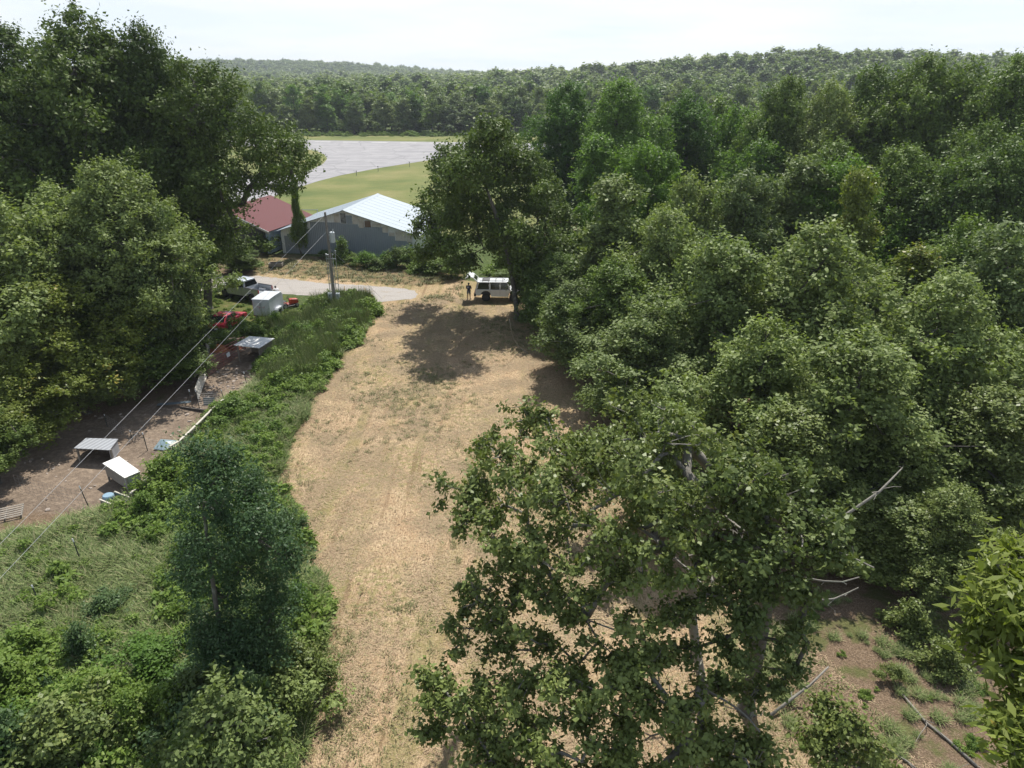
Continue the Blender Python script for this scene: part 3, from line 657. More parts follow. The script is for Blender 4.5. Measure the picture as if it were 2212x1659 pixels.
for a in [
 # the wood along the right edge of the field, near to far
 (1400,660,41,4.4,'round',0,'oak','pale green oak whose crown reaches furthest left over the field edge'),
 (1565,505,43,4.8,'round',1,'oak','pale topped oak just left of the twin crowned oak in the right hand wood'),
 (1775,485,41,5.2,'round',2,'oak','broad twin crowned pale oak in the centre of the right hand wood'),
 (1660,690,34,4.2,'round',0,'oak','grey green oak with bare stems showing, right behind the nearest oak'),
 (1880,720,31,4.6,'round',1,'oak','light green oak between the nearest oak and the right edge of the wood'),
 (2060,590,36,4.8,'round',2,'oak','rounded light green oak with a pale domed top near the right edge'),
 (2200,480,42,5.2,'round',0,'oak','olive green oak cut by the right edge, above the yellow green one'),
 (2170,840,30,4.2,'round',1,'near','dark leafy oak low at the right edge with dead twigs'),
 (1720,900,28.5,3.2,'tall',0,'near','slim oak with grey stems standing directly behind the nearest oak'),
 (1960,960,29,3.2,'round',2,'near','dark oak over the shaded ground to the right of the nearest oak'),
 (1440,870,29,3.2,'round',1,'oak','small pale oak at the field edge just above the spreading oak'),
 (1330,400,56,5.0,'tall',0,'oak','tall grey green tree behind the field edge, right of the parked car'),
 (1240,610,50,3.6,'round',2,'oak','low grey green tree overhanging the field edge beside the long shadow'),
 (1225,190,97,6.2,'big',2,'maple','bright green maple highest above the barn side of the wood'),
 (1345,186,92,6.4,'big',0,'maple','bright green maple with a broad lit crown, second from the runway'),
 (1490,195,96,6.4,'big',1,'maple','bright green tree behind the small dense one'),
 (1600,232,92,5.4,'round',2,'maple','bright green round tree at the back of the wood near its middle'),
 (1400,305,68,4.6,'round',1,'maple','dense glossy round tree with a bare dark hollow below it'),
 (1290,300,80,4.4,'tall',1,'maple','narrow bright tree just left of the dense glossy round one'),
 (1700,180,86,5.6,'big',0,'dark','dark brownish green tree rising at the back of the wood'),
 (1800,172,82,5.6,'big',1,'oak','tall olive tree at the back, right of the brownish green one'),
 (1900,160,84,6.2,'big',2,'dark','dark olive tree with a wide top at the back of the wood'),
 (2000,138,80,6.6,'big',0,'dark','tall dark tree breaking the skyline towards the right'),
 (2100,128,80,6.4,'big',1,'dark','dark tree breaking the skyline, next to last before the right edge'),
 (2210,135,74,6.8,'big',2,'dark','huge dark tree at the top right edge of the wood'),
 (1500,375,60,4.6,'round',0,'oak','grey green tree in the second row behind the pale oaks'),
 (1620,365,58,4.8,'round',1,'oak','silvery green tree in the second row, middle of the wood'),
 (1745,350,60,4.6,'tall',1,'oak','upright grey green tree in the second row with russet tips'),
 (1860,385,54,3.4,'tall',0,'yellow','small yellow green pointed tree in the middle of the wood'),
 (1965,330,62,5.6,'big',2,'dark','dense dark green tree in the second row, right half'),
 (2075,350,58,5.4,'round',0,'dark','dark tree right of the dense dark green one in the second row'),
 (2190,300,58,5.8,'big',1,'dark','large dark tree against the right edge in the second row'),
 (2105,470,49,4.4,'round',0,'dark','shaded green tree above the rounded light green oak'),
 (1990,540,46,3.6,'tall',1,'yellow','thin yellow green tree in the dark gap on the right'),
 (1450,455,50,4.6,'round',2,'oak','soft grey green tree above the pale oaks, left half of the wood'),
 (1890,570,47,4.4,'round',1,'oak','grey green tree behind the broad twin crowned oak'),
 (1330,560,48,4.0,'round',1,'dark','shaded tree over the dark field edge beside the pale oaks'),
 (1235,560,58,3.4,'round',2,'dark','dark leafy tree joining the big spreading tree to the pale oaks'),
 (1270,640,53,3.4,'round',0,'oak','leafy tree at the shaded field edge nearest the long shadow'),
 (2080,1060,25,2.4,'round',1,'near','understorey tree in the dark hollow near the right edge'),
 (1955,1090,26,2.3,'tall',0,'near','slim understorey tree behind the bare leaning limbs'),
 (1850,1060,27,2.2,'tall',1,'near','understorey tree just right of the thick trunked oak'),
 (1205,545,59,2.9,'round',1,'dark','dark tree between the white car and the pale oaks, over the long shadow'),
 (1140,560,74,3.0,'round',0,'dark','low shaded tree just behind the white car'),
 # left side
]: tree(*a, RW)
for a in [
 (20,80,68,7.4,'big',0,'deep','dark oak cut by the top left edge of the picture'),
 (160,10,66,8.8,'big',1,'deep','tallest dark oak with a domed top against the sky'),
 (300,78,67,6.2,'big',2,'deep','dark oak with a knobbly top, right of the tallest one'),
 (330,130,67,5.2,'round',0,'deep','dark oak shoulder standing left of the runway bend'),
 (110,395,50,5.6,'big',1,'oak','grey green round tree in front of the tallest dark oak'),
 (235,365,49,5.6,'big',2,'oak','full grey green tree in the middle of the left side'),
 (315,425,50,3.4,'round',0,'oak','grey green tree left of the parked pickup truck'),
 (10,430,45,5.2,'round',0,'oak','grey green tree at the left edge below the skyline oaks'),
 (215,600,47,4.4,'round',2,'deep','dark tree standing above the goat pen'),
 (350,660,49,3.0,'tall',1,'deep','narrow dark tree above the wire panels of the pen'),
 (80,590,43,4.4,'round',1,'yellow','yellow green lit tree at the left, over the grey shelter'),
 (-10,770,38,3.4,'round',0,'yellow','sunlit yellow green tree low at the left edge'),
 (150,740,43,3.2,'round',2,'oak','green tree with lit leaf tips over the goat pen floor'),
 (-60,880,34,2.6,'round',1,'deep','dark tree at the left edge beside the pallet'),
 (400,450,78,3.4,'round',2,'deep','dark tree behind the pickup truck and beside the red roof'),
 (515,540,80,2.2,'round',0,'deep','low dark tree at the front corner of the red roofed shed'),
 (210,280,78,7.0,'big',2,'deep','dark tree filling the gap behind the left oaks'),
 (60,300,80,7.0,'big',0,'deep','dark tree behind the left edge oaks'),
]: tree(*a, LW)
# slender tree between the red roofed shed and the barn
tree(628,356,88,1.0,'tall',0,'dark','slender young tree squeezed between the red roof and the barn')
# wood behind the wood: more crowns further right and back, seen as tops and dark depth
rr = random.Random(8); n_ = 0
while n_ < 46:
    x = rr.uniform(4, 98); y = rr.uniform(58, 150)
    if x < 8+max(0, (y-85)*.12) or x > y*0.78+8: continue
    place('tree', PR['mid'][n_ % 4] if y > 95 else PR['round'][n_ % 3], x, y, rr.uniform(13.5, 17.5), rr.uniform(4.2, 5.8), rr.choice(['dark', 'oak', 'dark', 'maple']),
          'green tree packed deep inside the wood right of the field', 'tree', 'trees deep inside the right hand wood'); n_ += 1
n_ = 0
while n_ < 14:
    x = rr.uniform(-95, -34); y = rr.uniform(40, 96)
    if x < -y*.8-6 or (y > 78 and x > -46): continue
    place('tree', PR['mid'][n_ % 4], x, y, rr.uniform(12, 16), rr.uniform(4.2, 5.6), rr.choice(['dark', 'oak']), 'dark tree packed behind the left side oaks', 'tree', 'trees deep on the left side'); n_ += 1
# tree line beyond the runway, each tree its own
row = []
for k, y0 in enumerate((281, 287, 294)):
    x = -150
    while x < 215:
        row.append((x + rr.uniform(-1.4, 1.4), y0 + rr.uniform(-2, 2), k)); x += rr.uniform(6.5, 11)
for x, y, k in row:
    H = rr.uniform(9, 13.5) if k == 0 else rr.uniform(13, 18)
    place('tree', PR['mid'][rr.randrange(4)], x, y, H, rr.uniform(4.6, 7.0), rr.choice(['far', 'far', 'dark', 'maple', 'oak']),
          ('green tree in the front row of the tree line beyond the runway', 'tall green tree in the second row of the tree line beyond the runway', 'tall green tree in the third row of the tree line beyond the runway')[k], 'tree', 'trees along the far side of the runway, row by row')
# everything further: far wood
rf = np.random.default_rng(77)
def farwood(name, src, y0, y1, sp, seed, label):
    r_ = np.random.default_rng(seed); pts = []; ys = np.arange(y0, y1, sp)
    for yy in ys:
        xs = np.arange(-yy*.80-20, yy*.80+20, sp*1.05); pts.append(np.stack([xs + r_.uniform(-.75, .75, len(xs))*sp, np.full(len(xs), yy) + r_.uniform(-.75, .75, len(xs))*sp], 1))
    q = np.concatenate(pts); z = terrain(q[:, 0], q[:, 1]); n = len(q); k = r_.integers(0, len(src), n)
    gap = np.sin(q[:, 0]*.013+2)*np.sin(q[:, 1]*.011) ; hs = (.96 + .17*r_.normal(size=n)).clip(.5, 1.4)*(1+.10*gap)
    for j, sm_ in enumerate(src):
        w = k == j; o = scatter(name, np.c_[q[w], z[w]-.5], r_.uniform(0, 6.28, w.sum()), np.stack([hs[w]*sp/8.8]*2 + [hs[w]*(.80 + .02*(sp > 12))], 1), sm_); tag(o, label, 'woodland')
def farmesh(kind, seed, H, Rc, nl, nleaf, leaf, cl, mat):
    rng = np.random.default_rng(seed); cm, _ = crown('far_crown', gen_lobes(rng, H, Rc, kind, nl), rng, nleaf, leaf, cl, per=14); cm.materials.append(LEAF[mat]); return cm
farwood('far_wood', [farmesh('round', 61, 17, 5.2, 18, 2000, (1.15, .85), .6, 'far'), farmesh('round', 62, 19, 5.4, 22, 2000, (1.15, .85), .6, 'dark'), farmesh('round', 63, 16, 5.0, 16, 2000, (1.15, .85), .6, 'far')], 301, 560, 10.5, 4, 'dense green woodland rising behind the runway tree line')
farwood('distant_wood', [farmesh('round', 64, 17, 5.4, 14, 700, (1.5, 1.1), .7, 'far'), farmesh('round', 65, 18, 5.6, 14, 700, (1.5, 1.1), .7, 'far')], 565, 2300, 14.0, 5, 'far hills covered with unbroken woodland at the horizon')

# ------------------------------------------------------------------ foreground trees modelled limb by limb
def subl(l, rng, k):
    if not k: return [l]
    z, r = l[2], l[3]; f = 62*r      # about r metres in the picture at this depth
    return [(l[0]+rng.uniform(-1, 1)*f*1.0, l[1]+rng.uniform(-1, 1)*f*.8, z+rng.uniform(-.7, .35)*r, r*rng.uniform(.26, .50)) for _ in range(k)]
def custom(name, base, lobes, seed, nleaf, leaf, cl, r0, H, mat, label, bark=None, cat='tree', tw=3, use_d=None, lean=(0, 0), per=34, squash=.8, group=None, fork=.25, stubs=0, split=0):
    rng = np.random.default_rng(seed); b = Vector(base); lb = []
    for l in [l_ for l0 in lobes for l_ in subl(l0, rng, split)]:
        q = PD(l[0], l[1], l[2]) if use_d else P(l[0], l[1], l[2])
        lb.append((tuple(q - b), l[3]))
    e = empty(name, b, 0, label, cat, group)
    cm, tips = crown('crown', lb, rng, nleaf, leaf, cl, squash, per)
    o = link_mesh('crown', cm, e, LEAF[mat])
    tm_ = trunk_mesh('trunk', lb, rng, H, r0, tips=tips, ntw=tw, lean=lean, twr=.016, fork=fork)
    link_mesh('trunk', tm_, e, bark or M_BARK)
    if stubs:                                    # bare grey dead limbs
        mb = MB()
        for k in range(stubs):
            a = rng.uniform(0, 6.28); h = rng.uniform(.3, .8)*H
            s0 = Vector((lean[0]*h/H, lean[1]*h/H, h)); s1 = s0 + Vector((math.cos(a), math.sin(a), rng.uniform(-.1, .7)))*rng.uniform(1.2, 3.4)
            p = limb(mb, s0, s1, .055, .02, rng, 5, 6, .16)
            for q_ in range(3): limb(mb, p[3+q_], Vector(p[3+q_]) + Vector(rng.normal(size=3))*.45, .02, .008, rng, 3, 3, .2)
        mb.build('dead_limb', M_BARKL, e)
    return e
custom('oak_tree', P(1525, 1500), [(1130,925,9.5,1.0),(1190,940,9.8,.9),(1100,985,9,.9),(1010,1060,8.3,.9),(1060,1080,8,1.0),(1150,1050,9,1.0),(1230,1000,9.8,1.0),(1310,990,10,.9),
 (1390,960,10.6,1.0),(1440,905,11,.8),(1500,960,11,1.0),(1450,1020,10.5,1.0),(1370,1060,10,1.0),(1280,1080,9.3,1.1),(1180,1130,8.5,1.1),(1090,1150,8,.9),(1030,1130,7.6,.6),(1120,1195,7.4,.55),(1330,1150,9,1.0),
 (1430,1130,9.5,.9),(1510,1120,9.8,.9),(1240,1190,8,.9),(1150,1250,6.6,.9),(1060,1260,6.2,1.0),(1030,1330,5.5,.8),(1110,1330,5.8,.8),(1010,1390,4.8,.8),(1080,1405,5,.55),(1190,1290,6.6,.6),(1250,1330,6,.5),
 (1350,1240,8,.5),(1180,1390,5,.45),(1235,1440,4.6,.45),(1290,1290,7.6,.7),(1400,1210,8.6,.8),(1380,1330,7.2,.6),(1300,1400,5.6,.6),(1420,1400,6.2,.6),(1200,1050,9.2,.9),(1340,900,10.6,.6),(1060,960,8.9,.5)], 101, 33000, (.155, .105), .19, .17, 11.2, 'near', 'spreading oak whose long limbs reach left over the mown field', M_BARKL, split=6, per=58, lean=(-.4, .3), stubs=5, fork=.3)
custom('oak_tree', P(1612, 1535), [(1560,1040,10.5,1.0),(1620,1100,10,1.0),(1690,1150,9.2,.9),(1580,1180,9.2,.9),(1670,1230,8.2,.9),(1745,1290,7.2,.7),(1560,1290,7.6,.8),(1640,1320,7,.9),(1725,1380,6,.6),
 (1585,1400,6.2,.6),(1690,1440,5,.6),(1500,1210,8.8,.7),(1460,1310,7,.5),(1550,1480,4.5,.5),(1755,1180,8.6,.7),(1620,1010,10.8,.9),(1790,1120,9,.8),(1820,1200,8.2,.6),(1700,1040,10,.8),(1640,1480,4.8,.6),(1480,1420,5.6,.6)], 102, 20000, (.155, .105), .19, .26, 11.5, 'near',
 'thick trunked oak standing to the right of the spreading oak', M_BARK, split=6, per=58, stubs=6, fork=.35)
custom('oak_tree', P(1480, 1710), [(930,1490,4.2,.6),(990,1500,4.4,.8),(1060,1520,4.6,.85),(1130,1490,5,.7),(1210,1480,5.5,.7),(1290,1500,5.5,.8),(1370,1450,6,.8),(1420,1530,5.5,.8),(1010,1590,3.6,.75),(1100,1600,4,.9),
 (1200,1590,4.5,.9),(1290,1620,4.5,.8),(1160,1690,3.2,.9),(1260,1700,3.4,.9),(1550,1580,4.5,.8),(1620,1620,4,.8),(1500,1650,4.2,.7),(1380,1690,3.5,.8),(1060,1680,3,.7),(935,1575,3.2,.3),(1480,1520,5.2,.7),(1250,1550,4.8,.7),(1340,1580,4.6,.6),(1580,1660,3.8,.6),(1330,1660,3.8,.6)], 103, 23000, (.155, .105), .19, .14, 6.4, 'near',
 'low oak with pale lichened limbs at the bottom edge of the picture', M_BARKL, split=6, per=58, stubs=7, fork=.2)
custom('oak_sapling', P(1850, 1690), [(1760,1600,2.0,.55),(1790,1530,2.6,.5),(1830,1570,2.6,.5),(1880,1615,2.2,.5),(1800,1640,1.8,.5),(1890,1670,1.4,.5)], 104, 4200, (.14, .10), .2, .07, 2.9, 'near',
 'small oak sapling in the clearing at the bottom right', M_BARKL)
custom('yellow_oak', (9.9, 6.5, 0), [(2170,1230,7.9,.40),(2225,1200,8.2,.5),(2280,1260,7.9,.7),(2140,1330,7.4,.36),(2200,1320,7.4,.5),(2270,1400,7.2,.7),(2110,1390,7.3,.26),(2185,1430,6.8,.34),(2220,1480,6.6,.5),(2250,1580,6.2,.6),(2200,1640,5.9,.42),(2290,1520,6.4,.7),(2160,1560,6.3,.22),(2120,1290,7.6,.2)],
 105, 8500, (.17, .055), .13, .18, 15.0, 'yellow', 'yellow green pointed leafed oak close up at the bottom right edge', M_BARK, use_d=True, lean=(.5, .2), fork=.7, split=4)
for k, (u, v, z, r, s) in enumerate([(1960,1370,1.6,1.2,1.5),(1930,1470,1.2,.5,.7),(2030,1450,1.4,1.1,1.3),(2060,1250,2.2,1.1,2.0),(2120,1130,2.6,1.3,2.4)]):
    b0 = P(u, v); rg_ = random.Random(k)
    place('shrub', PR['bush'][k % 2], b0.x, b0.y, s, r, 'near', ['leafy shrub at the dark wood edge beside the thick trunked oak', 'small shrub on the shaded litter, nearest the fallen branch', 'broad leafed shrub beside the long fallen branch',
        'tall shrub in the dark hollow of the wood', 'shrub behind the yellow green oak'][k], 'bush')

def spread(b, cl, n, seed, j=.6):
    return cl
rl = random.Random(3)
def lay(lst, d0, d1, r0_, r1_):
    return [(u, v, rl.uniform(d0, d1), rl.uniform(r0_, r1_)) for u, v in lst]
bc = P(1118, 690)
custom('tree', (bc.x, bc.y, 0), lay([(1062,292),(1030,330),(1085,330),(1000,372),(965,405),(935,445),(925,490),(970,470),(1005,440),(1045,390),(1095,380),(1150,372),(1190,420),(1130,430),(1060,450),(1205,480),(1170,520),
  (1100,500),(1020,510),(960,530),(930,545),(1000,570),(1120,560),(1190,570),(1150,610),(975,355),(1110,350),(1165,455),(1010,480),(1215,540),(1080,530)], 59, 69.5, 1.1, 1.9) + lay([(1115,500),(1130,545),(1130,590),(1145,610),(1158,650),(1165,600),(1120,560)], 60, 61.6, .7, .95), 131, 70000, (.27, .16), .36, .22, 15,
  'deep', 'big dark spreading tree over the white car and the end of the barn', use_d=True, tw=2, fork=.3, lean=(-3.2, .5))
custom('tree', (-29.5, 66, 0), lay([(400,150),(440,165),(475,190),(430,220),(395,260),(500,215),(540,260),(575,300),(605,335),(635,345),(640,372),(560,345),(520,310),(470,270),(590,380),(545,400),(500,370),(460,330),(525,440),(480,430),(440,400),(515,490),(470,500),(430,470),(500,540),
  (455,555),(600,300),(425,520),(420,300),(620,400),(400,440),(550,300)], 60, 67, 1.0, 1.9), 132, 34000, (.25, .15), .34, .40, 17, 'deep', 'dark oak whose low limb hangs over the paving behind the pickup truck', use_d=True, tw=2, fork=.3)

q0 = P(520, 1478); rq = random.Random(4)
custom('young_tree', q0, [(u, v, q0.y + rq.uniform(-1.2, 1.3), rq.uniform(.42, .80)) for u, v in [(430,985),(490,1000),(455,1050),(520,1060),(560,1095),(420,1100),(480,1120),(540,1150),(590,1170),(410,1180),(460,1200),(520,1225),(580,1245),(600,1300),(430,1260),(490,1290),(550,1320),(440,1340),(510,1375),(580,1380),(470,1420),(540,1430),(620,1210),(400,1240)]] + [(u, v, q0.y - .9, .62) for u, v in ((500,1370),(530,1420),(480,1410),(560,1390),(515,1460),(450,1380),(590,1420))],
  140, 52000, (.12, .06), .2, .12, 8.5, 'blue', 'dark blue green bushy young tree rising out of the weeds at lower left', M_BARK, use_d=True, fork=.15, squash=1.25)

# shrubs on the left
for k, (u, v, H, r, kd, mt, lb) in enumerate([
 (505,905,1.5,1.5,1,'weed','rounded green bush against the board fence beside the pallet'),
 (375,1055,2.2,1.6,1,'weed','dark leafy bush beside the white roofed shelter'),
 (320,1120,1.4,1.2,0,'weed','low bush beside the green trough'),
 (560,1085,2.0,1.0,0,'blue','grey green bush at the field edge above the young dark tree'),
 (620,1150,1.3,.8,1,'blue','small bluish bush between the young dark tree and the field'),
 (420,1210,1.8,1.3,0,'weed','bright bush left of the young dark tree'),
 (650,1330,1.6,1.0,0,'maple','fresh green feathery bush at the field edge right of the young tree'),
 (655,1480,2.0,1.1,1,'near','leafy bush leaning over the field edge at the bottom'),
 (560,1620,3.2,1.5,0,'blue','feathery blue green bush at the bottom beside the oak sapling'),
 (430,1560,2.0,1.5,0,'near','dark bush with hanging leaves behind the oak sapling'),
 (330,1470,1.5,1.5,1,'maple','vine covered bush with large leaves in the weeds'),
 (150,1640,2.4,1.8,1,'near','leafy bush at the bottom left of the picture'),
 (60,1430,1.5,1.4,0,'weed','bushy weeds with a yellow top at the left edge'),
 (230,1330,1.0,1.0,1,'blue','grey green bush in the middle of the grassy slope'),
 (30,1660,2.2,1.5,0,'blue','bluish bush in the bottom left corner'),
 (640,850,1.0,1.2,1,'weed','green bush below the goat shelter at the field edge'),
 (770,700,1.3,1.4,0,'maple','bright bush at the corner of the weeds near the yellow posts'),
 (672,738,1.3,1.8,1,'maple','big bright bush right of the enclosed trailer'),
 (752,700,1.1,1.3,0,'weed','low bush around the foot of the utility pole'),
 (620,790,1.4,1.5,1,'dark','dark bush against the side of the goat shelter'),
 (743,565,2.7,1.7,0,'dark','dark round bush growing against the grey barn wall'),
 (790,578,1.8,1.5,1,'maple','lighter bush right of the dark round one by the barn'),
 (835,575,1.6,1.5,0,'maple','green bush below the patched panels of the barn'),
 (700,558,1.0,1.0,1,'weed','low bush at the barn wall behind the transformer pole'),
 (880,575,2.2,2.0,1,'weed','bright bush at the right end of the barn wall'),
 (925,590,2.0,2.2,0,'dark','dark bush where the barn verge meets the wood'),
 (765,572,1.3,1.3,1,'dark','small dark bush filling the gap beside the dark round one'),
 (812,582,1.2,1.7,0,'deep','dark low bush between the two green ones at the barn'),
 (858,580,2.4,1.5,1,'deep','dark upright bush before the right half of the barn wall'),
 (905,585,1.4,1.6,0,'weed','low sprawling bush at the corner of the barn'),
 (975,598,2.4,2.4,1,'dark','thick bush left of the open tailgate'),
 (1090,600,3.2,2.6,0,'weed','tall lit bush behind the white car'),
 (530,580,1.5,2.0,0,'dark','dark bush under the trees by the red roofed shed'),
 (570,545,2.5,2.2,1,'dark','dark bush against the front of the red roofed shed'),
 (480,745,1.3,1.4,1,'weed','weedy bush behind the red gates'),
 (1160,700,2.6,2.0,0,'dark','dark bush at the shaded field edge beside the wood'),
 (1250,780,2.4,1.8,1,'dark','low bush where the field shadow meets the wood'),
]):
    b0 = P(u, v); place('shrub', PR['bush'][kd], b0.x, b0.y, H, r, mt, lb, 'bush')
b0 = P(500, 1700)
custom('oak_sapling', b0, [(480,1500,4.0,.6),(520,1560,3.6,.6),(440,1570,3.4,.6),(500,1620,3.0,.7),(400,1640,2.6,.6),(570,1640,2.6,.6),(590,1590,3.0,.4),(460,1680,2.2,.7)], 120, 6500, (.17, .09), .2, .07, 4.6, 'oak', 'pale leafy oak sapling at the bottom left beside the feathery bush', M_BARKL)
rb = random.Random(21); nb = 0; BW_ = G((-80,1250),(150,1330),(360,1330),(380,1500),(600,1500),(640,1590),(600,1700),(-200,1720)); q_ = rand_in(BW_, 60, np.random.default_rng(6))
for (x, y) in q_[:60]:
    if bool(in_poly(np.array([x]), np.array([y]), GRASSY)[0]): continue
    Hh = rb.uniform(.6, 2.0); place('shrub', PR['bush'][rb.randrange(2)], float(x), float(y), Hh, Hh*rb.uniform(.6, .95), rb.choice(['weed', 'near', 'maple', 'blue', 'weed', 'oak']), 'leafy shrub in the thicket covering the lower left slope', 'bush', 'shrubs of the thicket on the lower left slope')
for (u, v, H, r, mt, lb) in ((1134,672,3.6,1.1,'weed','leafy low bough tree nearest the camera in front of the white car'),(1150,668,5.6,2.1,'dark','leafy low tree hiding the front of the white car'),(1215,690,5.0,2.2,'dark','low leafy tree between the white car and the pale oaks')):
    b0 = P(u, v); place('small_tree', PR['bush'][1], b0.x, b0.y, H, r, mt, lb, 'tree')
for (u, v) in ((640,738),(700,700),(690,735),(640,765),(600,735),(745,675),(775,670),(715,660),(590,712),(630,820),(690,770),(560,735)):
    b0 = P(u + rb.uniform(-8, 8), v); Hh = rb.uniform(.9, 1.9); place('shrub', PR['bush'][rb.randrange(2)], b0.x, b0.y, Hh, Hh*.7, rb.choice(['weed', 'maple', 'dark', 'weed']), 'leafy shrub in the lush green patch around the pole and goat shelter', 'bush', 'shrubs of the lush patch by the pole')
# fallen branches
def branch(name, pts, rad, label, seed=1, sub=0):
    rng = np.random.default_rng(seed); mb = MB(); mb.tube(pts, rad, 7)
    for k in range(sub):
        i = 1 + k % (len(pts)-1); q0 = Vector(pts[i]); limb(mb, q0, q0 + Vector((rng.normal()*.5, rng.normal()*.5, rng.uniform(.05, .3))), rad[i]*.5, .008, rng, 4, 3, .15)
    return tag(mb.build(name, M_BARKL, smooth=True), label, 'branch')
branch('fallen_branch', [P(1665,1545,.1), P(1712,1508,.3), P(1750,1480,.7), P(1790,1440,1.1)], [.06, .055, .045, .03], 'grey dead limb propped up beside the thick trunked oak', 1, 2)
branch('fallen_branch', [P(1950,1500,.06), P(2000,1560,.06), P(2050,1600,.06), P(2110,1655,.06)], [.035, .045, .05, .05], 'long thin fallen branch across the grass at the bottom right', 2, 4)
branch('fallen_branch', [P(1920,1620,.05), P(1960,1645,.06), P(1985,1665,.05)], [.03, .035, .02], 'short fallen stick beside the long fallen branch', 3, 2)
branch('fallen_branch', [P(2010,1380,.3), P(2060,1440,.15), P(2110,1490,.08)], [.03, .04, .045], 'bare branch lying by the broad leafed shrub', 4, 5)
branch('fallen_branch', [P(1770,1165,5.7), P(1830,1110,6.6), P(1900,1062,7.3), P(1950,1010,8.0)], [.06, .055, .045, .02], 'long bare leaning limb crossing the dark wood', 5, 6)
branch('fallen_branch', [P(1100,690,3.2), P(1108,730,1.6), P(1122,750,.4), P(1140,763,.1)], [.018, .022, .03, .03], 'pale dead sapling leaning beside the white car', 7, 3)

# ------------------------------------------------------------------ buildings
def heading(a, b): return math.atan2(b[1]-a[1], b[0]-a[0])
M_GREYW = corrugated('grey_corrugated_wall', (0.27, 0.31, 0.36), .25, 'X', .5, 0, (0.10, 0.10, 0.10), .25)
M_OFFW = corrugated('offwhite_corrugated_wall', (0.74, 0.75, 0.77), .25, 'X', .6, 0, (0.50, 0.46, 0.42), .3)
M_ROOF = corrugated('galvanised_roof', (0.28, 0.33, 0.375), .6, 'Y', .6, .1, (0.27, 0.29, 0.31), .3, .015)
M_REDR = corrugated('red_metal_roof', (0.105, 0.022, 0.024), .35, 'Y', .85, 0, (0.07, 0.02, 0.02), .4, .02)
M_BLUEW = corrugated('blue_white_wall', (0.40, 0.52, 0.66), .25, 'Y', .5, 0, (0.30, 0.13, 0.05), .5)
M_DGW = corrugated('dark_grey_wall', (0.075, 0.085, 0.095), .25, 'X', .6)
M_WTRIM = paint('white_trim', (0.68, 0.70, 0.72), .5, dirt=.15)
M_WOODG = paint('weathered_board', (0.26, 0.235, 0.20), .9, dirt=.35, scale=6)
M_WOODP = paint('pale_board', (0.50, 0.47, 0.40), .85, dirt=.3, scale=5)
M_WOODD = paint('dark_board', (0.060, 0.052, 0.045), .9, dirt=.3)
M_RUST = paint('rusty_panel', (0.60, 0.56, 0.52), .8, dirt=.35, scale=1.6, dcol=(0.28, 0.20, 0.15))
M_STEEL = paint('galvanised_steel', (0.42, 0.45, 0.47), .45, .5, dirt=.2)

bl = P(284, 252.6)                      # kept for reference of scale only
B0 = Vector((-29.0, 89.3, 0)); B1 = Vector((-11.8, 86.6, 0)); BW = (B1-B0).length; BLn = 12.5
barn = empty('barn', B0, heading(B0, B1), 'long low grey metal barn with a patched gable and pale metal roof', 'barn')
ez, pz, px_ = 2.9, 5.55, BW*.49
w = MB(); w.prism([(0, -.1), (BW, -.1), (BW, ez), (px_, pz), (0, ez)], 0, BLn); w.build('wall', M_OFFW, barn)
steps = [(0.35,.75,2.2),(.75,2.1,2.45),(2.1,2.8,2.75),(2.8,4.0,3.15),(4.0,8.0,4.05),(8.0,10.2,3.9),(10.2,13.3,3.65),(13.3,14.0,3.0),(14.0,14.8,2.6),(14.8,16.3,2.05),(16.3,17.0,1.9)]
pn = MB()
pts = [(steps[0][0], -.05)]
for a, b_, h in steps: pts += [(a, h), (b_, h)]
pts.append((17.0, -.05)); pn.prism(pts, -.03, -.004); pn.build('lower_cladding', M_GREYW, barn)
for a, b_, z0, z1, m_ in [(7.2,7.95,4.07,5.15,M_RUST),(8.05,8.7,3.95,5.2,paint('stained_panel',(0.25,0.25,0.25),.8,dirt=.8,dcol=(.05,.05,.05))),(8.75,9.5,3.95,4.95,M_GREYW),(9.55,10.25,3.92,4.85,M_RUST),(10.3,11.0,3.5,4.6,M_RUST),(11.1,11.85,3.6,4.35,paint('brown_panel',(0.20,0.13,0.09),.85,dirt=.6)),(11.95,13.2,3.7,4.05,M_RUST),(13.3,14.0,3.02,3.7,M_RUST),(14.1,14.8,2.62,3.05,M_RUST),(14.9,16.2,2.07,3.2,M_RUST),(16.3,17.0,1.92,2.9,M_RUST)]:
    lim = ez + (pz-ez)*min(a, BW-a if a > px_ else a)/px_ if a < px_ else ez + (pz-ez)*(BW-b_)/(BW-px_)
    p_ = MB(); p_.box(((a+b_)/2, -.045, (z0+min(z1, lim-.05))/2), (b_-a, .02, max(.1, min(z1, lim-.05)-z0))); p_.build('patch_panel', m_, barn)
t_ = MB(); t_.box((.12, -.03, 1.3), (.32, .05, 2.6)); t_.box((BW-.12, -.03, 1.3), (.32, .05, 2.6)); t_.build('corner_trim', M_WTRIM, barn)
def roof_side(xa, za, xb, zb, y0, y1, th=.06):
    m_ = MB(); m_.prism([(xa, za), (xb, zb), (xb, zb+th), (xa, za+th)], y0, y1); return m_
sl = (pz-ez)/px_; sr = (pz-ez)/(BW-px_)
roof_side(-.6, ez-.6*sl+.01, px_, pz+.01, -.35, BLn+.3).build('roof_sheet', M_ROOF, barn)
roof_side(px_, pz+.01, BW+.6, ez-.6*sr+.01, -.35, BLn+.3).build('roof_sheet', M_ROOF, barn)
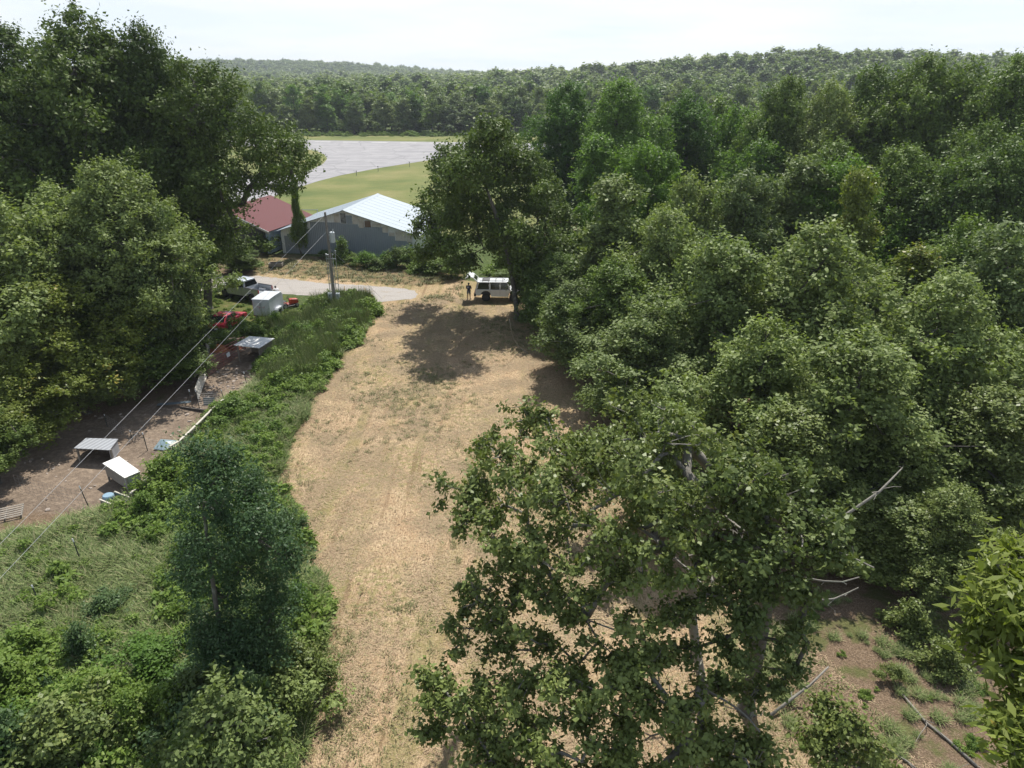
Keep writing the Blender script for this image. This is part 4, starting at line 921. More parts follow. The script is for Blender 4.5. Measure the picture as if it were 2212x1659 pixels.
for k in range(1, 9):
    for (xa, za, xb, zb) in ((-.6, ez-.6*sl, px_, pz), (px_, pz, BW+.6, ez-.6*sr)):
        y = -.3 + k*(BLn+.5)/9; m_ = MB(); m_.prism([(xa, za+.07), (xb, zb+.07), (xb, zb+.085), (xa, za+.085)], y-.02, y+.02); sm_o = m_.build('roof_seam', M_ROOF, barn)
rc = MB(); rc.prism([(px_-.35, pz-.02), (px_, pz+.10), (px_+.35, pz-.02), (px_, pz+.13)], -.38, BLn+.33); rc.build('ridge_cap', M_ROOF, barn)

S0 = Vector((-30.6, 89.0, 0)); hb = heading(B0, B1) - R(6)
shed = empty('red_roofed_shed', S0, hb, 'dark red metal roofed shed with white trim left of the barn', 'shed')
sw, sl_, se, sp_ = 12.0, 10.5, 2.95, 5.3
w = MB(); w.prism([(-sw, -.1), (0, -.1), (0, se), (-sw/2, sp_), (-sw, se)], 0, sl_); w.build('wall', M_DGW, shed)
w = MB(); w.box((.015, sl_/2, se/2-.02), (.03, sl_, se)); w.build('side_cladding', M_BLUEW, shed)
w = MB(); w.box((-.05, -.02, se/2), (.5, .04, se)); w.build('corner_trim', M_BLUEW, shed)
ss = (sp_-se)/(sw/2)
roof_side(.45, se-.45*ss+.02, -sw/2, sp_+.02, -.4, sl_+.3).build('roof_sheet', M_REDR, shed)
roof_side(-sw/2, sp_+.02, -sw-.45, se-.45*ss+.02, -.4, sl_+.3).build('roof_sheet', M_REDR, shed)
t_ = MB(); t_.prism([(.5, se-.45*ss-.12), (.5, se-.45*ss+.04), (-sw/2, sp_+.04), (-sw/2, sp_-.12)], -.46, -.41); t_.prism([(.3, se-.3*ss-.42), (.3, se-.3*ss-.28), (-sw/2, sp_-.28), (-sw/2, sp_-.42)], -.06, -.01); t_.build('fascia', M_WTRIM, shed)
# pipe frame behind the barn
pr = P(682, 470); rack = empty('pipe_frame', (pr.x-2.2, 106, 0), R(-3), 'grey steel pipe frame standing behind the barn', 'frame')
m_ = MB()
for x in (-2.0, 1.9, 4.6): m_.tube([(x, 0, 0), (x, 0, 2.5)], .06)
m_.build('post', M_STEEL, rack); m_ = MB(); m_.tube([(-3.2, 0, 2.5), (4.7, 0, 2.5)], .05); m_.tube([(-.6, 0, 1.5), (4.6, 0, 1.5)], .05); m_.tube([(-3, 0, .3), (4.6, 0, .3)], .05); m_.build('rail', M_STEEL, rack)
# buildings glimpsed through the wood
for (x, y, w_, lb) in ((6, 118, 12, 'pale metal roofed hangar glimpsed through the trees right of the barn'),):
    hg = empty('hangar', (x, y, 0), R(4), lb, 'building'); m_ = MB(); m_.prism([(0, 0), (w_, 0), (w_, 3.2), (w_/2, 5), (0, 3.2)], 0, 12); m_.build('wall', M_BLUEW, hg)
    roof_side(-.4, 3.1, w_/2, 5.03, -.3, 12.3).build('roof_sheet', M_ROOF, hg); roof_side(w_/2, 5.03, w_+.4, 3.1, -.3, 12.3).build('roof_sheet', M_ROOF, hg)

# ------------------------------------------------------------------ utility pole and lines
pb = P(725, 668.7); PH = 9.3
pole = empty('utility_pole', pb, 0, 'weathered wooden utility pole with a transformer and meter boxes in the weeds', 'utility pole')
M_POLE = paint('weathered_pole', (0.24, 0.22, 0.20), .9, dirt=.4, scale=4)
M_TRANS = paint('transformer_grey', (0.52, 0.56, 0.58), .4, dirt=.12)
m_ = MB(); m_.tube([(0,0,-.3),(0,0,PH*.5),(-.05,0,PH)], [.16,.135,.10], 12); m_.build('post', M_POLE, pole, smooth=False)
m_ = MB(); m_.tube([(.42,-.12,6.55),(.42,-.12,7.45)], .24, 14); m_.tube([(.42,-.12,7.45),(.42,-.12,7.53)], [.26,.18], 14); tr_ = m_.build('transformer', M_TRANS, pole, bevel=.02)
m_ = MB(); m_.box((.2,-.06,7.2),(.2,.08,.1)); m_.box((.2,-.06,6.8),(.2,.08,.1)); m_.build('bracket', M_STEEL, tr_)
m_ = MB(); m_.tube([(.52,-.12,7.5),(.52,-.12,7.68),(.56,-.12,7.8)], [.05,.06,.03], 8); m_.build('bushing', M_TRANS, tr_)
for x, y, h in ((-.34,-.05,5.3),(-.22,.12,5.2),(.26,-.1,5.3),(.5,.05,5.6)):
    m_ = MB(); m_.tube([(x,y,1.2),(x,y,h)], .032, 8); m_.tube([(x,y,h),(x+.03,y,h+.12),(x-.08 if x<0 else x+.1,y-.02,h+.13)], [.05,.07,.04], 8); m_.build('conduit', M_STEEL, pole)
m_ = MB()
for z in (2.6, 5.0): m_.box((.08, -.12, z), (.95, .04, .06))
m_.build('strut', M_STEEL, pole)
for x, y in ((-.34,-.2),(.42,-.25)):
    m_ = MB(); m_.box((x,y,1.35),(.36,.22,.75)); mt = m_.build('meter_box', M_TRANS, pole, bevel=.02)
    m_ = MB(); m_.tube([(x,y-.11,1.5),(x,y-.19,1.5)], .09, 12); m_.build('meter', paint('meter_glass',(.25,.28,.30),.15), mt)
m_ = MB(); m_.tube([(-.2,-.1,5.35),(-.45,-.1,5.15),(-.6,-.2,5.45)], .02, 5); m_.tube([(.3,-.1,5.4),(.12,-.2,4.9),(-.25,-.15,5.2)], .018, 5); m_.tube([(.45,-.1,7.6),(.2,0,7.9),(0,0,8.1)], .014, 5); m_.build('drop_wire', paint('black_cable',(.02,.02,.02),.6), pole)
M_WIRE = paint('aluminium_wire', (0.52, 0.53, 0.54), .35, .3, dirt=.1)
def wire(name, a, b, sag, rad, label, mat=M_WIRE, cat='power line', n=28):
    pts = [a.lerp(b, i/n) - Vector((0, 0, sag*4*(i/n)*(1-i/n))) for i in range(n+1)]
    m_ = MB(); m_.tube(pts, rad, 5); return tag(m_.build(name, mat), label, cat)
wt = pb + Vector((-.1, -.1, PH-.25)); wt2 = pb + Vector((-.06, -.16, PH-1.75))
def end(u, v, d): return PD(u, v, d)
e1 = PD(-330, 1510, 19); e2 = PD(-330, 1600, 18)
wire('power_line', wt, e1, -.0, .008, 'upper power line running from the pole top to the lower left')
wire('power_line', wt2, e2, -.0, .008, 'lower power line running from under the pole top to the lower left')
wire('service_wire', pb + Vector((-.5,0,5.3)), Vector((-30.3, 88.8, 2.7)), .5, .012, 'thin service wire from the pole to the red roofed shed', paint('black_cable',(.02,.02,.02),.6))
g1 = P(807, 655); g2 = P(749, 655)
wire('guy_wire', pb + Vector((.1,0,5.9)), g1 + Vector((.6, 1.5, 0)), 0, .012, 'guy wire from the pole down to the yellow post', n=4)
m_ = MB(); p0 = P(806, 660); m_.tube([(0,0,0),(-.02,0,1.1)], .06, 8); o_ = m_.build('fence_post', paint('mustard_post',(0.32,0.24,0.07),.8)); o_.location = p0; tag(o_, 'brown yellow post at the corner where the road ends', 'post')
m_ = MB(); m_.tube([tuple(P(796, 646)), tuple(P(787, 622, .9))], .035, 6); tag(m_.build('guy_guard', paint('orange_plastic', (.62,.33,.08),.6)), 'long orange yellow guy wire guard leaning over the road', 'guard')
m_ = MB(); m_.tube([tuple(P(746, 641)), tuple(P(744, 618, .9))], .03, 6); tag(m_.build('guy_guard', paint('orange_plastic', (.62,.33,.08),.6)), 'short orange guy wire guard just right of the pole', 'guard')

# ------------------------------------------------------------------ vehicles (x forward, y left, z up)
M_GLASS = paint('tinted_glass', (0.012, 0.014, 0.017), .06, dirt=.02, coat=1)
M_TYRE = paint('tyre_rubber', (0.020, 0.020, 0.021), .8, dirt=.15)
M_RIM = paint('alloy_rim', (0.10, 0.10, 0.11), .35, .6, dirt=.2)
M_BLK = paint('black_plastic', (0.022, 0.022, 0.024), .55, dirt=.1)
M_RLAMP = paint('red_lamp', (0.42, 0.02, 0.03), .2, dirt=.05, coat=1)
def wheel(parent, x, y, r, w, rim=M_RIM):
    sgn = 1 if y > 0 else -1
    m_ = MB(); m_.tube([(x, y-w/2, r), (x, y-w/2+.03, r), (x, y+w/2-.03, r), (x, y+w/2, r)], [r*.93, r, r, r*.93], 22); wh = m_.build('wheel', M_TYRE, parent)
    m_ = MB(); yo = y + sgn*(w/2+.006); m_.tube([(x, y+sgn*(w/2-.06), r), (x, yo, r)], [r*.64, r*.60], 18)
    for k in range(6):
        a = k*math.pi/3; m_.bar((x, yo+sgn*.008, r), (x+math.cos(a)*r*.56, yo+sgn*.008, r+math.sin(a)*r*.56), .05, .05)
    m_.build('rim', rim, wh); return wh
def arch(cx, r, z0, n=8, rev=False):
    q = [(cx - r*math.cos(math.pi*i/n), z0 + r*math.sin(math.pi*i/n)) for i in range(n+1)]; return q[::-1] if rev else q

# pickup truck
f = P(481.3, 639.2); r_ = P(554.1, 652.4); hd = heading(r_, f)
wb = 3.7; ctr = (f+r_)/2
tk = empty('pickup_truck', ctr + Vector((math.sin(hd), -math.cos(hd), 0))*(-.86 if False else 0), hd, 'silver grey crew cab pickup truck with its tailgate down, parked by the gravel road', 'pickup truck')
# near side of the truck faces the camera: with x forward (left in the photo) its left side (+y) faces us
tk.location = ctr + Vector((-math.sin(hd), math.cos(hd), 0))*(-.86)
M_SILV = paint('silver_paint', (0.47, 0.50, 0.54), .28, .35, dirt=.08, coat=.8)
Wd = 1.0
def tprof(): return [(-2.85,.52)] + [(-1.85-.47, .50)] + arch(-1.85,.47,.50)[1:-1] + [(-1.85+.47,.50), (1.85-.47,.42)] + arch(1.85,.47,.42+.06)[1:-1] + [(1.85+.47,.48),(2.78,.45),(2.86,.70),(2.84,1.05),(2.62,1.17),(1.42,1.27),(1.36,1.22)]
m_ = MB(); m_.prism([p for p in tprof() if p[0] > -.98] + [(-.98,1.24),(-.98,.48)], -Wd, Wd)
m_.v = []; m_.f = []
cabp = [(-1.0,.48),(1.38,.45)] + arch(1.85,.47,.46)[:1] + arch(1.85,.47,.46)[1:] + [(2.78,.44),(2.88,.66),(2.88,1.02),(2.70,1.16),(1.42,1.28),(-1.0,1.26)]
m_.prism(cabp, -Wd, Wd); m_.build('body', M_SILV, tk, bevel=.05)
for s in (-1, 1):
    m_ = MB(); m_.prism([(-2.86,.58),(-2.34,.5)] + arch(-1.85,.48,.48)[1:-1] + [(-1.36,.48),(-1.01,.48),(-1.01,1.30),(-2.88,1.32)], s*Wd-s*.12, s*Wd); m_.build('bed_side', M_SILV, tk, bevel=.03)
    m_ = MB(); m_.box((-1.94, s*.94, 1.335), (1.86, .13, .03)); m_.build('bed_rail', M_BLK, tk)
m_ = MB(); m_.box((-1.93,0,.72),(1.84,1.76,.06)); m_.box((-1.04,0,1.0),(.05,1.76,.55)); m_.box((-1.85,.68,.86),(.9,.3,.22)); m_.box((-1.85,-.68,.86),(.9,.3,.22)); m_.build('truck_bed', M_SILV, tk)
m_ = MB(); m_.box((-3.14,0,.74),(.52,1.6,.07)); m_.build('tailgate', M_SILV, tk, bevel=.02)
m_ = MB(); m_.box((-2.95,0,.50),(.18,1.9,.18)); m_.build('rear_bumper', M_STEEL, tk, bevel=.03)
def cabin(parent, name, base, topz, basz, top, half, halft, mat, gm):
    """greenhouse: base [(x0,x1)], top (x0,x1)"""
    (bx0, bx1), (tx0, tx1) = base, top
    vs = [(bx0,-half,basz),(bx1,-half,basz),(bx1,half,basz),(bx0,half,basz),(tx0,-halft,topz),(tx1,-halft,topz),(tx1,halft,topz),(tx0,halft,topz)]
    m_ = MB(); m_.add(vs, [(0,3,2,1),(4,5,6,7),(0,1,5,4),(1,2,6,5),(2,3,7,6),(3,0,4,7)]); return m_.build(name, mat, parent, bevel=.06)
cb = cabin(tk, 'cab', (-1.0, 1.55), 1.93, 1.20, (-.80, .72), .96, .74, M_SILV, None)
def side_window(parent, xs_b, xs_t, zb, zt, half_b, half_t, zb0, zt0, s, name='window'):
    def yy(z): return s*(half_b + (half_t-half_b)*(z-zb0)/(zt0-zb0) + .012)
    m_ = MB(); m_.poly([(xs_b[0],yy(zb),zb),(xs_b[1],yy(zb),zb),(xs_t[1],yy(zt),zt),(xs_t[0],yy(zt),zt)], .01, (0,s,0)); return m_.build(name, M_GLASS, parent)
for s in (-1, 1):
    side_window(tk, (-.86,.22), (-.76,.22), 1.32, 1.80, .96,.74,1.2,1.93, s); side_window(tk, (.30,1.28), (.30,.70), 1.32, 1.80, .96,.74,1.2,1.93, s)
    m_ = MB(); m_.box((1.12, s*1.12, 1.38), (.14,.24,.2)); m_.build('mirror', M_BLK, tk, bevel=.03)
    m_ = MB(); m_.box((.27, s*1.003, .88), (.012, .004, .75)); m_.box((-.62, s*1.003, .88), (.012, .004, .75)); m_.box((1.3, s*1.003, .88), (.012, .004, .75)); m_.build('door_seam', M_BLK, tk)
    for x in (-.45, .45): m_ = MB(); m_.box((x, s*1.02, 1.1), (.2,.04,.045)); m_.build('door_handle', M_SILV, tk)
    m_ = MB(); m_.box((-2.87, s*.93, 1.10), (.07,.14,.36)); m_.build('tail_light', M_RLAMP, tk, bevel=.02)
    m_ = MB(); m_.box((2.84, s*.78, .93), (.1,.36,.2)); m_.build('headlight', paint('lamp_glass',(.6,.62,.63),.1,coat=1), tk, bevel=.03)
    m_ = MB(); m_.box((.2, s*1.02, .42), (2.3,.12,.05)); m_.build('running_board', M_BLK, tk)
    for x in (-1.85, 1.85): wheel(tk, x, s*.86, .41, .28)
m_ = MB(); m_.add([(-1.012+.02,-.80,1.34),(-1.012+.02,.80,1.34),(-.845,.66,1.82),(-.845,-.66,1.82)],[(0,1,2,3)]); w_ = m_.build('rear_window', M_GLASS, tk); w_.location = (-.045, 0, .0)
m_ = MB(); m_.add([(1.50,-.86,1.27),(1.50,.86,1.27),(.80,.68,1.88),(.80,-.68,1.88)],[(0,3,2,1)]); w_ = m_.build('windscreen', M_GLASS, tk); w_.location = (.035, 0, .02)
m_ = MB(); m_.box((2.89,0,.86),(.05,1.2,.34)); m_.build('grille', M_BLK, tk, bevel=.02)

# white off-road car with its tailgate up
wr = P(1050.3, 651); sv = empty('offroad_car', (0,0,0), R(-2), 'white four wheel drive car with its rear hatch raised, half under the trees', 'car')
sv.location = Vector((wr.x+1.38, wr.y+.82, 0))
M_WHT = paint('white_paint', (0.62, 0.64, 0.64), .3, dirt=.12, coat=.7)
svb = [(-2.45,.62),(-1.90,.60)] + arch(-1.38,.52,.58)[1:-1] + [(-.86,.50),(.86,.50)] + arch(1.38,.52,.58)[1:-1] + [(1.9,.60),(2.32,.60),(2.36,1.08),(1.15,1.22),(-2.42,1.24)]
m_ = MB(); m_.prism(svb, -.93, .93); m_.build('body', M_WHT, sv, bevel=.05)
for s in (-1, 1):
    for a, b_, lx in ((-2.40,-1.05,'p'),):
        pass
# greenhouse as pillars, roof and glass, open at the back
m_ = MB(); m_.box((-.70, 0, 1.93), (3.1, 1.62, .08)); rf = m_.build('roof', M_WHT, sv, bevel=.03)
m_ = MB()
for s in (-1, 1):
    for xb, xt in ((-2.36,-2.16),(-.98,-.98),(.05,.05),(1.02,.78)): m_.bar((xb, s*.90, 1.20), (xt, s*.80, 1.92), .09, .11)
m_.build('pillar', M_WHT, sv)
for s in (-1, 1):
    for (a, b_), (c_, d_) in (((-2.24,-1.08),(-2.06,-1.08)),((-.90,-.04),(-.90,-.04)),((.13,.90),(.13,.70))):
        m_ = MB(); m_.poly([(a,s*.905,1.25),(b_,s*.905,1.25),(d_,s*.825,1.86),(c_,s*.825,1.86)], .01, (0,s,0)); m_.build('window', M_GLASS, sv)
    m_ = MB(); m_.tube([(-2.0,s*.62,2.05),(.6,s*.62,2.05)], .025, 6); m_.build('roof_rail', M_BLK, sv)
    m_ = MB(); m_.box((-2.44, s*.82, 1.02), (.06,.16,.3)); m_.build('tail_light', M_RLAMP, sv)
    for x in (-.94, .04): m_ = MB(); m_.box((x, s*.935, .9), (.012, .004, .6)); m_.build('door_seam', M_BLK, sv)
    for x in (-1.38, 1.38): wheel(sv, x, s*.82, .42, .30, M_BLK)
for x in (-1.7,-1.1,-.4,.3): m_ = MB(); m_.box((x,0,2.06),(.06,1.34,.03)); m_.build('roof_bar', M_BLK, sv)
m_ = MB(); m_.box((-1.4,.1,2.0),(.75,.9,.05)); m_.build('roof_panel', M_BLK, sv)
m_ = MB(); m_.add([(1.05,-.84,1.24),(1.05,.84,1.24),(.82,.76,1.90),(.82,-.76,1.90)],[(0,3,2,1)]); m_.build('windscreen', M_GLASS, sv)
m_ = MB(); m_.box((-2.46,0,.66),(.22,1.94,.30)); m_.build('rear_bumper', M_BLK, sv, bevel=.04)
m_ = MB(); m_.prism([(-2.16,1.98),(-2.62,2.42),(-3.05,2.58),(-3.42,2.30),(-3.36,2.22),(-3.02,2.49),(-2.64,2.33),(-2.20,1.90)], -.88, .88); ht = m_.build('rear_hatch', M_WHT, sv, bevel=.02)
m_ = MB(); m_.poly([(-2.27,-.66,2.10),(-2.56,-.66,2.375),(-2.56,.66,2.375),(-2.27,.66,2.10)], .006, (0,0,1)); m_.build('hatch_window', M_GLASS, ht)
m_ = MB(); m_.box((-1.3,0,.95),(2.0,1.7,.5)); m_.build('load_floor', M_BLK, sv)

# enclosed trailer
ta = P(555, 689.4); tb_ = P(581, 694.5); tcn = P(606.5, 676); hd = heading(tb_, tcn)
tl = empty('enclosed_trailer', (ta+tb_)/2, hd, 'small white enclosed box trailer with double rear doors and red markings', 'trailer')
TW, TL_, TH = 1.62, 2.75, 1.55; z0 = .42
M_TRW = paint('white_trailer_skin', (0.58, 0.60, 0.64), .4, dirt=.15, coat=.2)
m_ = MB(); m_.prism([(0,z0),(TL_,z0),(TL_+.25,z0+.3),(TL_+.25,z0+TH-.25),(TL_,z0+TH),(0,z0+TH)], -TW/2, TW/2); m_.build('box', M_TRW, tl, bevel=.05)
m_ = MB(); m_.prism([(-.02,z0+TH-.01),(TL_,z0+TH-.01),(TL_,z0+TH+.03),(TL_*.5,z0+TH+.07),(-.02,z0+TH+.03)], -TW/2-.02, TW/2+.02); m_.build('roof', paint('trailer_roof',(.50,.53,.57),.4,dirt=.12), tl, bevel=.015)
for s in (-1, 1):
    m_ = MB(); m_.box((-.018, s*TW*.235, z0+TH*.48), (.03, TW*.45, TH*.84)); d_ = m_.build('door', M_TRW, tl, bevel=.01)
    m_ = MB(); m_.box((-.045, s*.06, z0+TH*.45), (.025, .03, TH*.72)); m_.build('door_bar', M_STEEL, d_)
    for k in range(3): m_ = MB(); m_.box((-.04, s*(TW/2-.06), z0+.25+k*.5), (.03,.09,.05)); m_.build('hinge', M_STEEL, d_)
    m_ = MB(); m_.box((-.03, s*(TW/2-.09), z0+.03), (.03,.12,.06)); m_.build('tail_light', M_RLAMP, tl)
    m_ = MB(); m_.prism([(.95,.30),(.95,.72),(1.10,.86),(1.95,.86),(2.1,.72),(2.1,.30),(1.98,.30),(1.9,.70),(1.15,.70),(1.07,.30)], s*TW/2, s*(TW/2+.30)); m_.build('fender', M_TRW, tl)
    wheel(tl, 1.52, s*(TW/2+.15), .32, .2)
M_REDM = paint('red_marking', (0.45, 0.03, 0.04), .5, dirt=.1)
m_ = MB()                                  # three broken red strokes on the doors
for y, z, a, b_ in ((.16,z0+.78,.03,.24),(.27,z0+.88,.18,.03),(.08,z0+.84,.16,.03),(-.10,z0+.86,.10,.03),(-.25,z0+.80,.16,.03),(-.33,z0+.88,.03,.14)): m_.box((-.036,y,z),(.006,a,b_))
m_.build('red_marking', M_REDM, tl)
m_ = MB(); m_.bar((TL_, 0, .4), (TL_+1.0, 0, .4), .09); m_.bar((TL_-.3, -.5, .4), (TL_+.9, 0, .4), .07); m_.bar((TL_-.3, .5, .4), (TL_+.9, 0, .4), .07); m_.build('drawbar', M_BLK, tl)
m_ = MB(); m_.box((TL_/2,0,.40),(TL_,1.4,.08)); m_.tube([(1.52,-TW/2,.32),(1.52,TW/2,.32)], .04); m_.build('chassis', M_BLK, tl)
m_ = MB(); m_.box((0.0,0,z0+.0),(.06,TW,.07)); m_.build('rear_sill', M_BLK, tl)

# riding mower behind the trailer
mb_ = P(624, 664); mw = empty('riding_mower', mb_, heading(P(610,664), P(634,659)), 'red and black riding lawn mower standing right of the trailer', 'lawn mower')
M_RED = paint('red_plastic', (0.42, 0.045, 0.02), .4, dirt=.15, coat=.3)
m_ = MB(); m_.prism([(.15,.35),(.92,.32),(.98,.45),(.92,.74),(.30,.84),(.12,.78)], -.24, .24); m_.build('hood', M_RED, mw, bevel=.04)
m_ = MB(); m_.prism([(-.75,.32),(.2,.32),(.2,.42),(-.2,.44),(-.35,.62),(-.75,.62)], -.30, .30); m_.build('rear_body', M_RED, mw, bevel=.03)
m_ = MB(); m_.box((-.42,0,.68),(.42,.44,.10)); m_.box((-.62,0,.90),(.10,.44,.40)); m_.build('seat', M_BLK, mw, bevel=.04)
m_ = MB(); m_.tube([(.12,0,.80),(-.02,0,1.0)], .025); m_.tube([(-.02+.17*math.cos(a)*.8, .17*math.sin(a), 1.0+.17*math.cos(a)*.5) for a in [k*math.pi/6 for k in range(13)]], .018, 5); m_.build('steering_wheel', M_BLK, mw)
m_ = MB(); m_.box((.08,0,.22),(.85,1.0,.14)); m_.build('mower_deck', M_BLK, mw, bevel=.04)
for s in (-1, 1): wheel(mw, -.5, s*.40, .27, .22, paint('pale_rim',(.45,.44,.40),.5)); wheel(mw, .72, s*.36, .19, .15, paint('pale_rim',(.45,.44,.40),.5))

# red car overgrown with vines
rc0 = P(468, 721.5); hdr = heading(P(468, 722), P(517, 688)); rcar = empty('overgrown_car', rc0, hdr, 'old bright red car half swallowed by vines behind the wooden hut', 'car')
M_RCAR = paint('faded_red_paint', (0.52, 0.030, 0.050), .32, dirt=.2, coat=.4, dcol=(.30,.07,.09))
m_ = MB(); m_.prism([(0,.35),(.35,.28)] + arch(.95,.36,.30)[1:-1] + [(1.4,.26),(3.0,.26)] + arch(3.45,.36,.30)[1:-1] + [(3.95,.28),(4.35,.35),(4.38,.60),(4.1,.74),(3.0,.88),(.25,.98),(.02,.90)], -.87, .87); m_.build('body', M_RCAR, rcar, bevel=.07)
cabin(rcar, 'cabin', (.25, 3.1), 1.36, .88, (.95, 2.25), .80, .62, M_RCAR, None)
for s in (-1, 1):
    side_window(rcar, (.75,1.62), (1.05,1.62), .98, 1.28, .80,.62,.88,1.36, s); side_window(rcar, (1.72,2.72), (1.72,2.28), .98, 1.28, .80,.62,.88,1.36, s)
    for x in (.95, 3.45): wheel(rcar, x, s*.76, .31, .2)
    m_ = MB(); m_.box((.0, s*.62, .74), (.05,.34,.14)); m_.build('tail_light', M_RLAMP, rcar)
    m_ = MB(); m_.box((2.72, s*.96, 1.0), (.1,.14,.1)); m_.build('mirror', M_RCAR, rcar)
m_ = MB(); m_.add([(.30,-.70,.94),(.30,.70,.94),(.88,.56,1.33),(.88,-.56,1.33)],[(0,1,2,3)]); w_ = m_.build('rear_window', M_GLASS, rcar); w_.location = (-.03,0,.03)
m_ = MB(); m_.add([(3.02,-.72,.93),(3.02,.72,.93),(2.32,.56,1.33),(2.32,-.56,1.33)],[(0,3,2,1)]); w_ = m_.build('windscreen', M_GLASS, rcar); w_.location = (.03,0,.03)
m_ = MB(); m_.box((-.02,0,.42),(.14,1.7,.2)); m_.build('rear_bumper', M_BLK, rcar, bevel=.03)
m_ = MB(); m_.box((-.105,-.05,.5),(.01,.32,.16)); m_.build('licence_plate', paint('plate_white',(.6,.6,.58),.5), rcar)
rngv = np.random.default_rng(9); lobv = [((.35,.45,.85),.35),((.2,-.1,.8),.35),((1.3,-.2,1.2),.28),((.5,.9,.5),.5),((2.0,-1.0,.6),.55),((1.1,-1.1,.6),.6),((.4,-1.1,.4),.4)]
vm, _ = crown('vines', lobv, rngv, 1500, (.13,.09), .16); vo = link_mesh('vine_tangle', vm, None, LEAF['weed']); vo.location = rc0; vo.rotation_euler = (0,0,hdr); tag(vo, 'green vine tangle draped across the back of the red car', 'vines')

# ------------------------------------------------------------------ people
SKIN = paint('skin', (0.20, 0.115, 0.075), .6, dirt=.05)
def skin_body(name, joints, edges, parent, mat, sub=2):
    me = bpy.data.meshes.new(name); me.from_pydata([j[0] for j in joints], edges, []); me.update()
    o = link_mesh(name, me, parent, mat); md = o.modifiers.new('skin', 'SKIN'); me.skin_vertices.new() if not me.skin_vertices else None
    for i, j in enumerate(joints):
        sv_ = me.skin_vertices[0].data[i]; r = j[1]; sv_.radius = r if isinstance(r, tuple) else (r, r); sv_.use_root = (i == 0)
    s = o.modifiers.new('sub', 'SUBSURF'); s.levels = sub; s.render_levels = sub; return o
def hand(js, es, wrist_i, wrist, dirn, thumb):
    d = Vector(dirn).normalized(); sd = d.cross(Vector(thumb)).normalized(); th = Vector(thumb).normalized(); w = Vector(wrist)
    js.append((tuple(w + d*.07), (.034, .018))); pi_ = len(js)-1; es.append((wrist_i, pi_))
    for k, (off, ln) in enumerate(((.030,.068),(.010,.078),(-.010,.073),(-.030,.056))):
        b = w + d*.095 + th*off; js.append((tuple(b), .0095)); a = len(js)-1; es.append((pi_, a)); js.append((tuple(b + d*ln*.55 + sd*.008), .0088)); es.append((a, a+1)); js.append((tuple(b + d*ln*.9 + sd*.025), .007)); es.append((a+1, a+2))
    b = w + d*.03 + th*.04; js.append((tuple(b), .011)); a = len(js)-1; es.append((pi_, a)); js.append((tuple(b + d*.035 + th*.02), .009)); es.append((a, a+1))
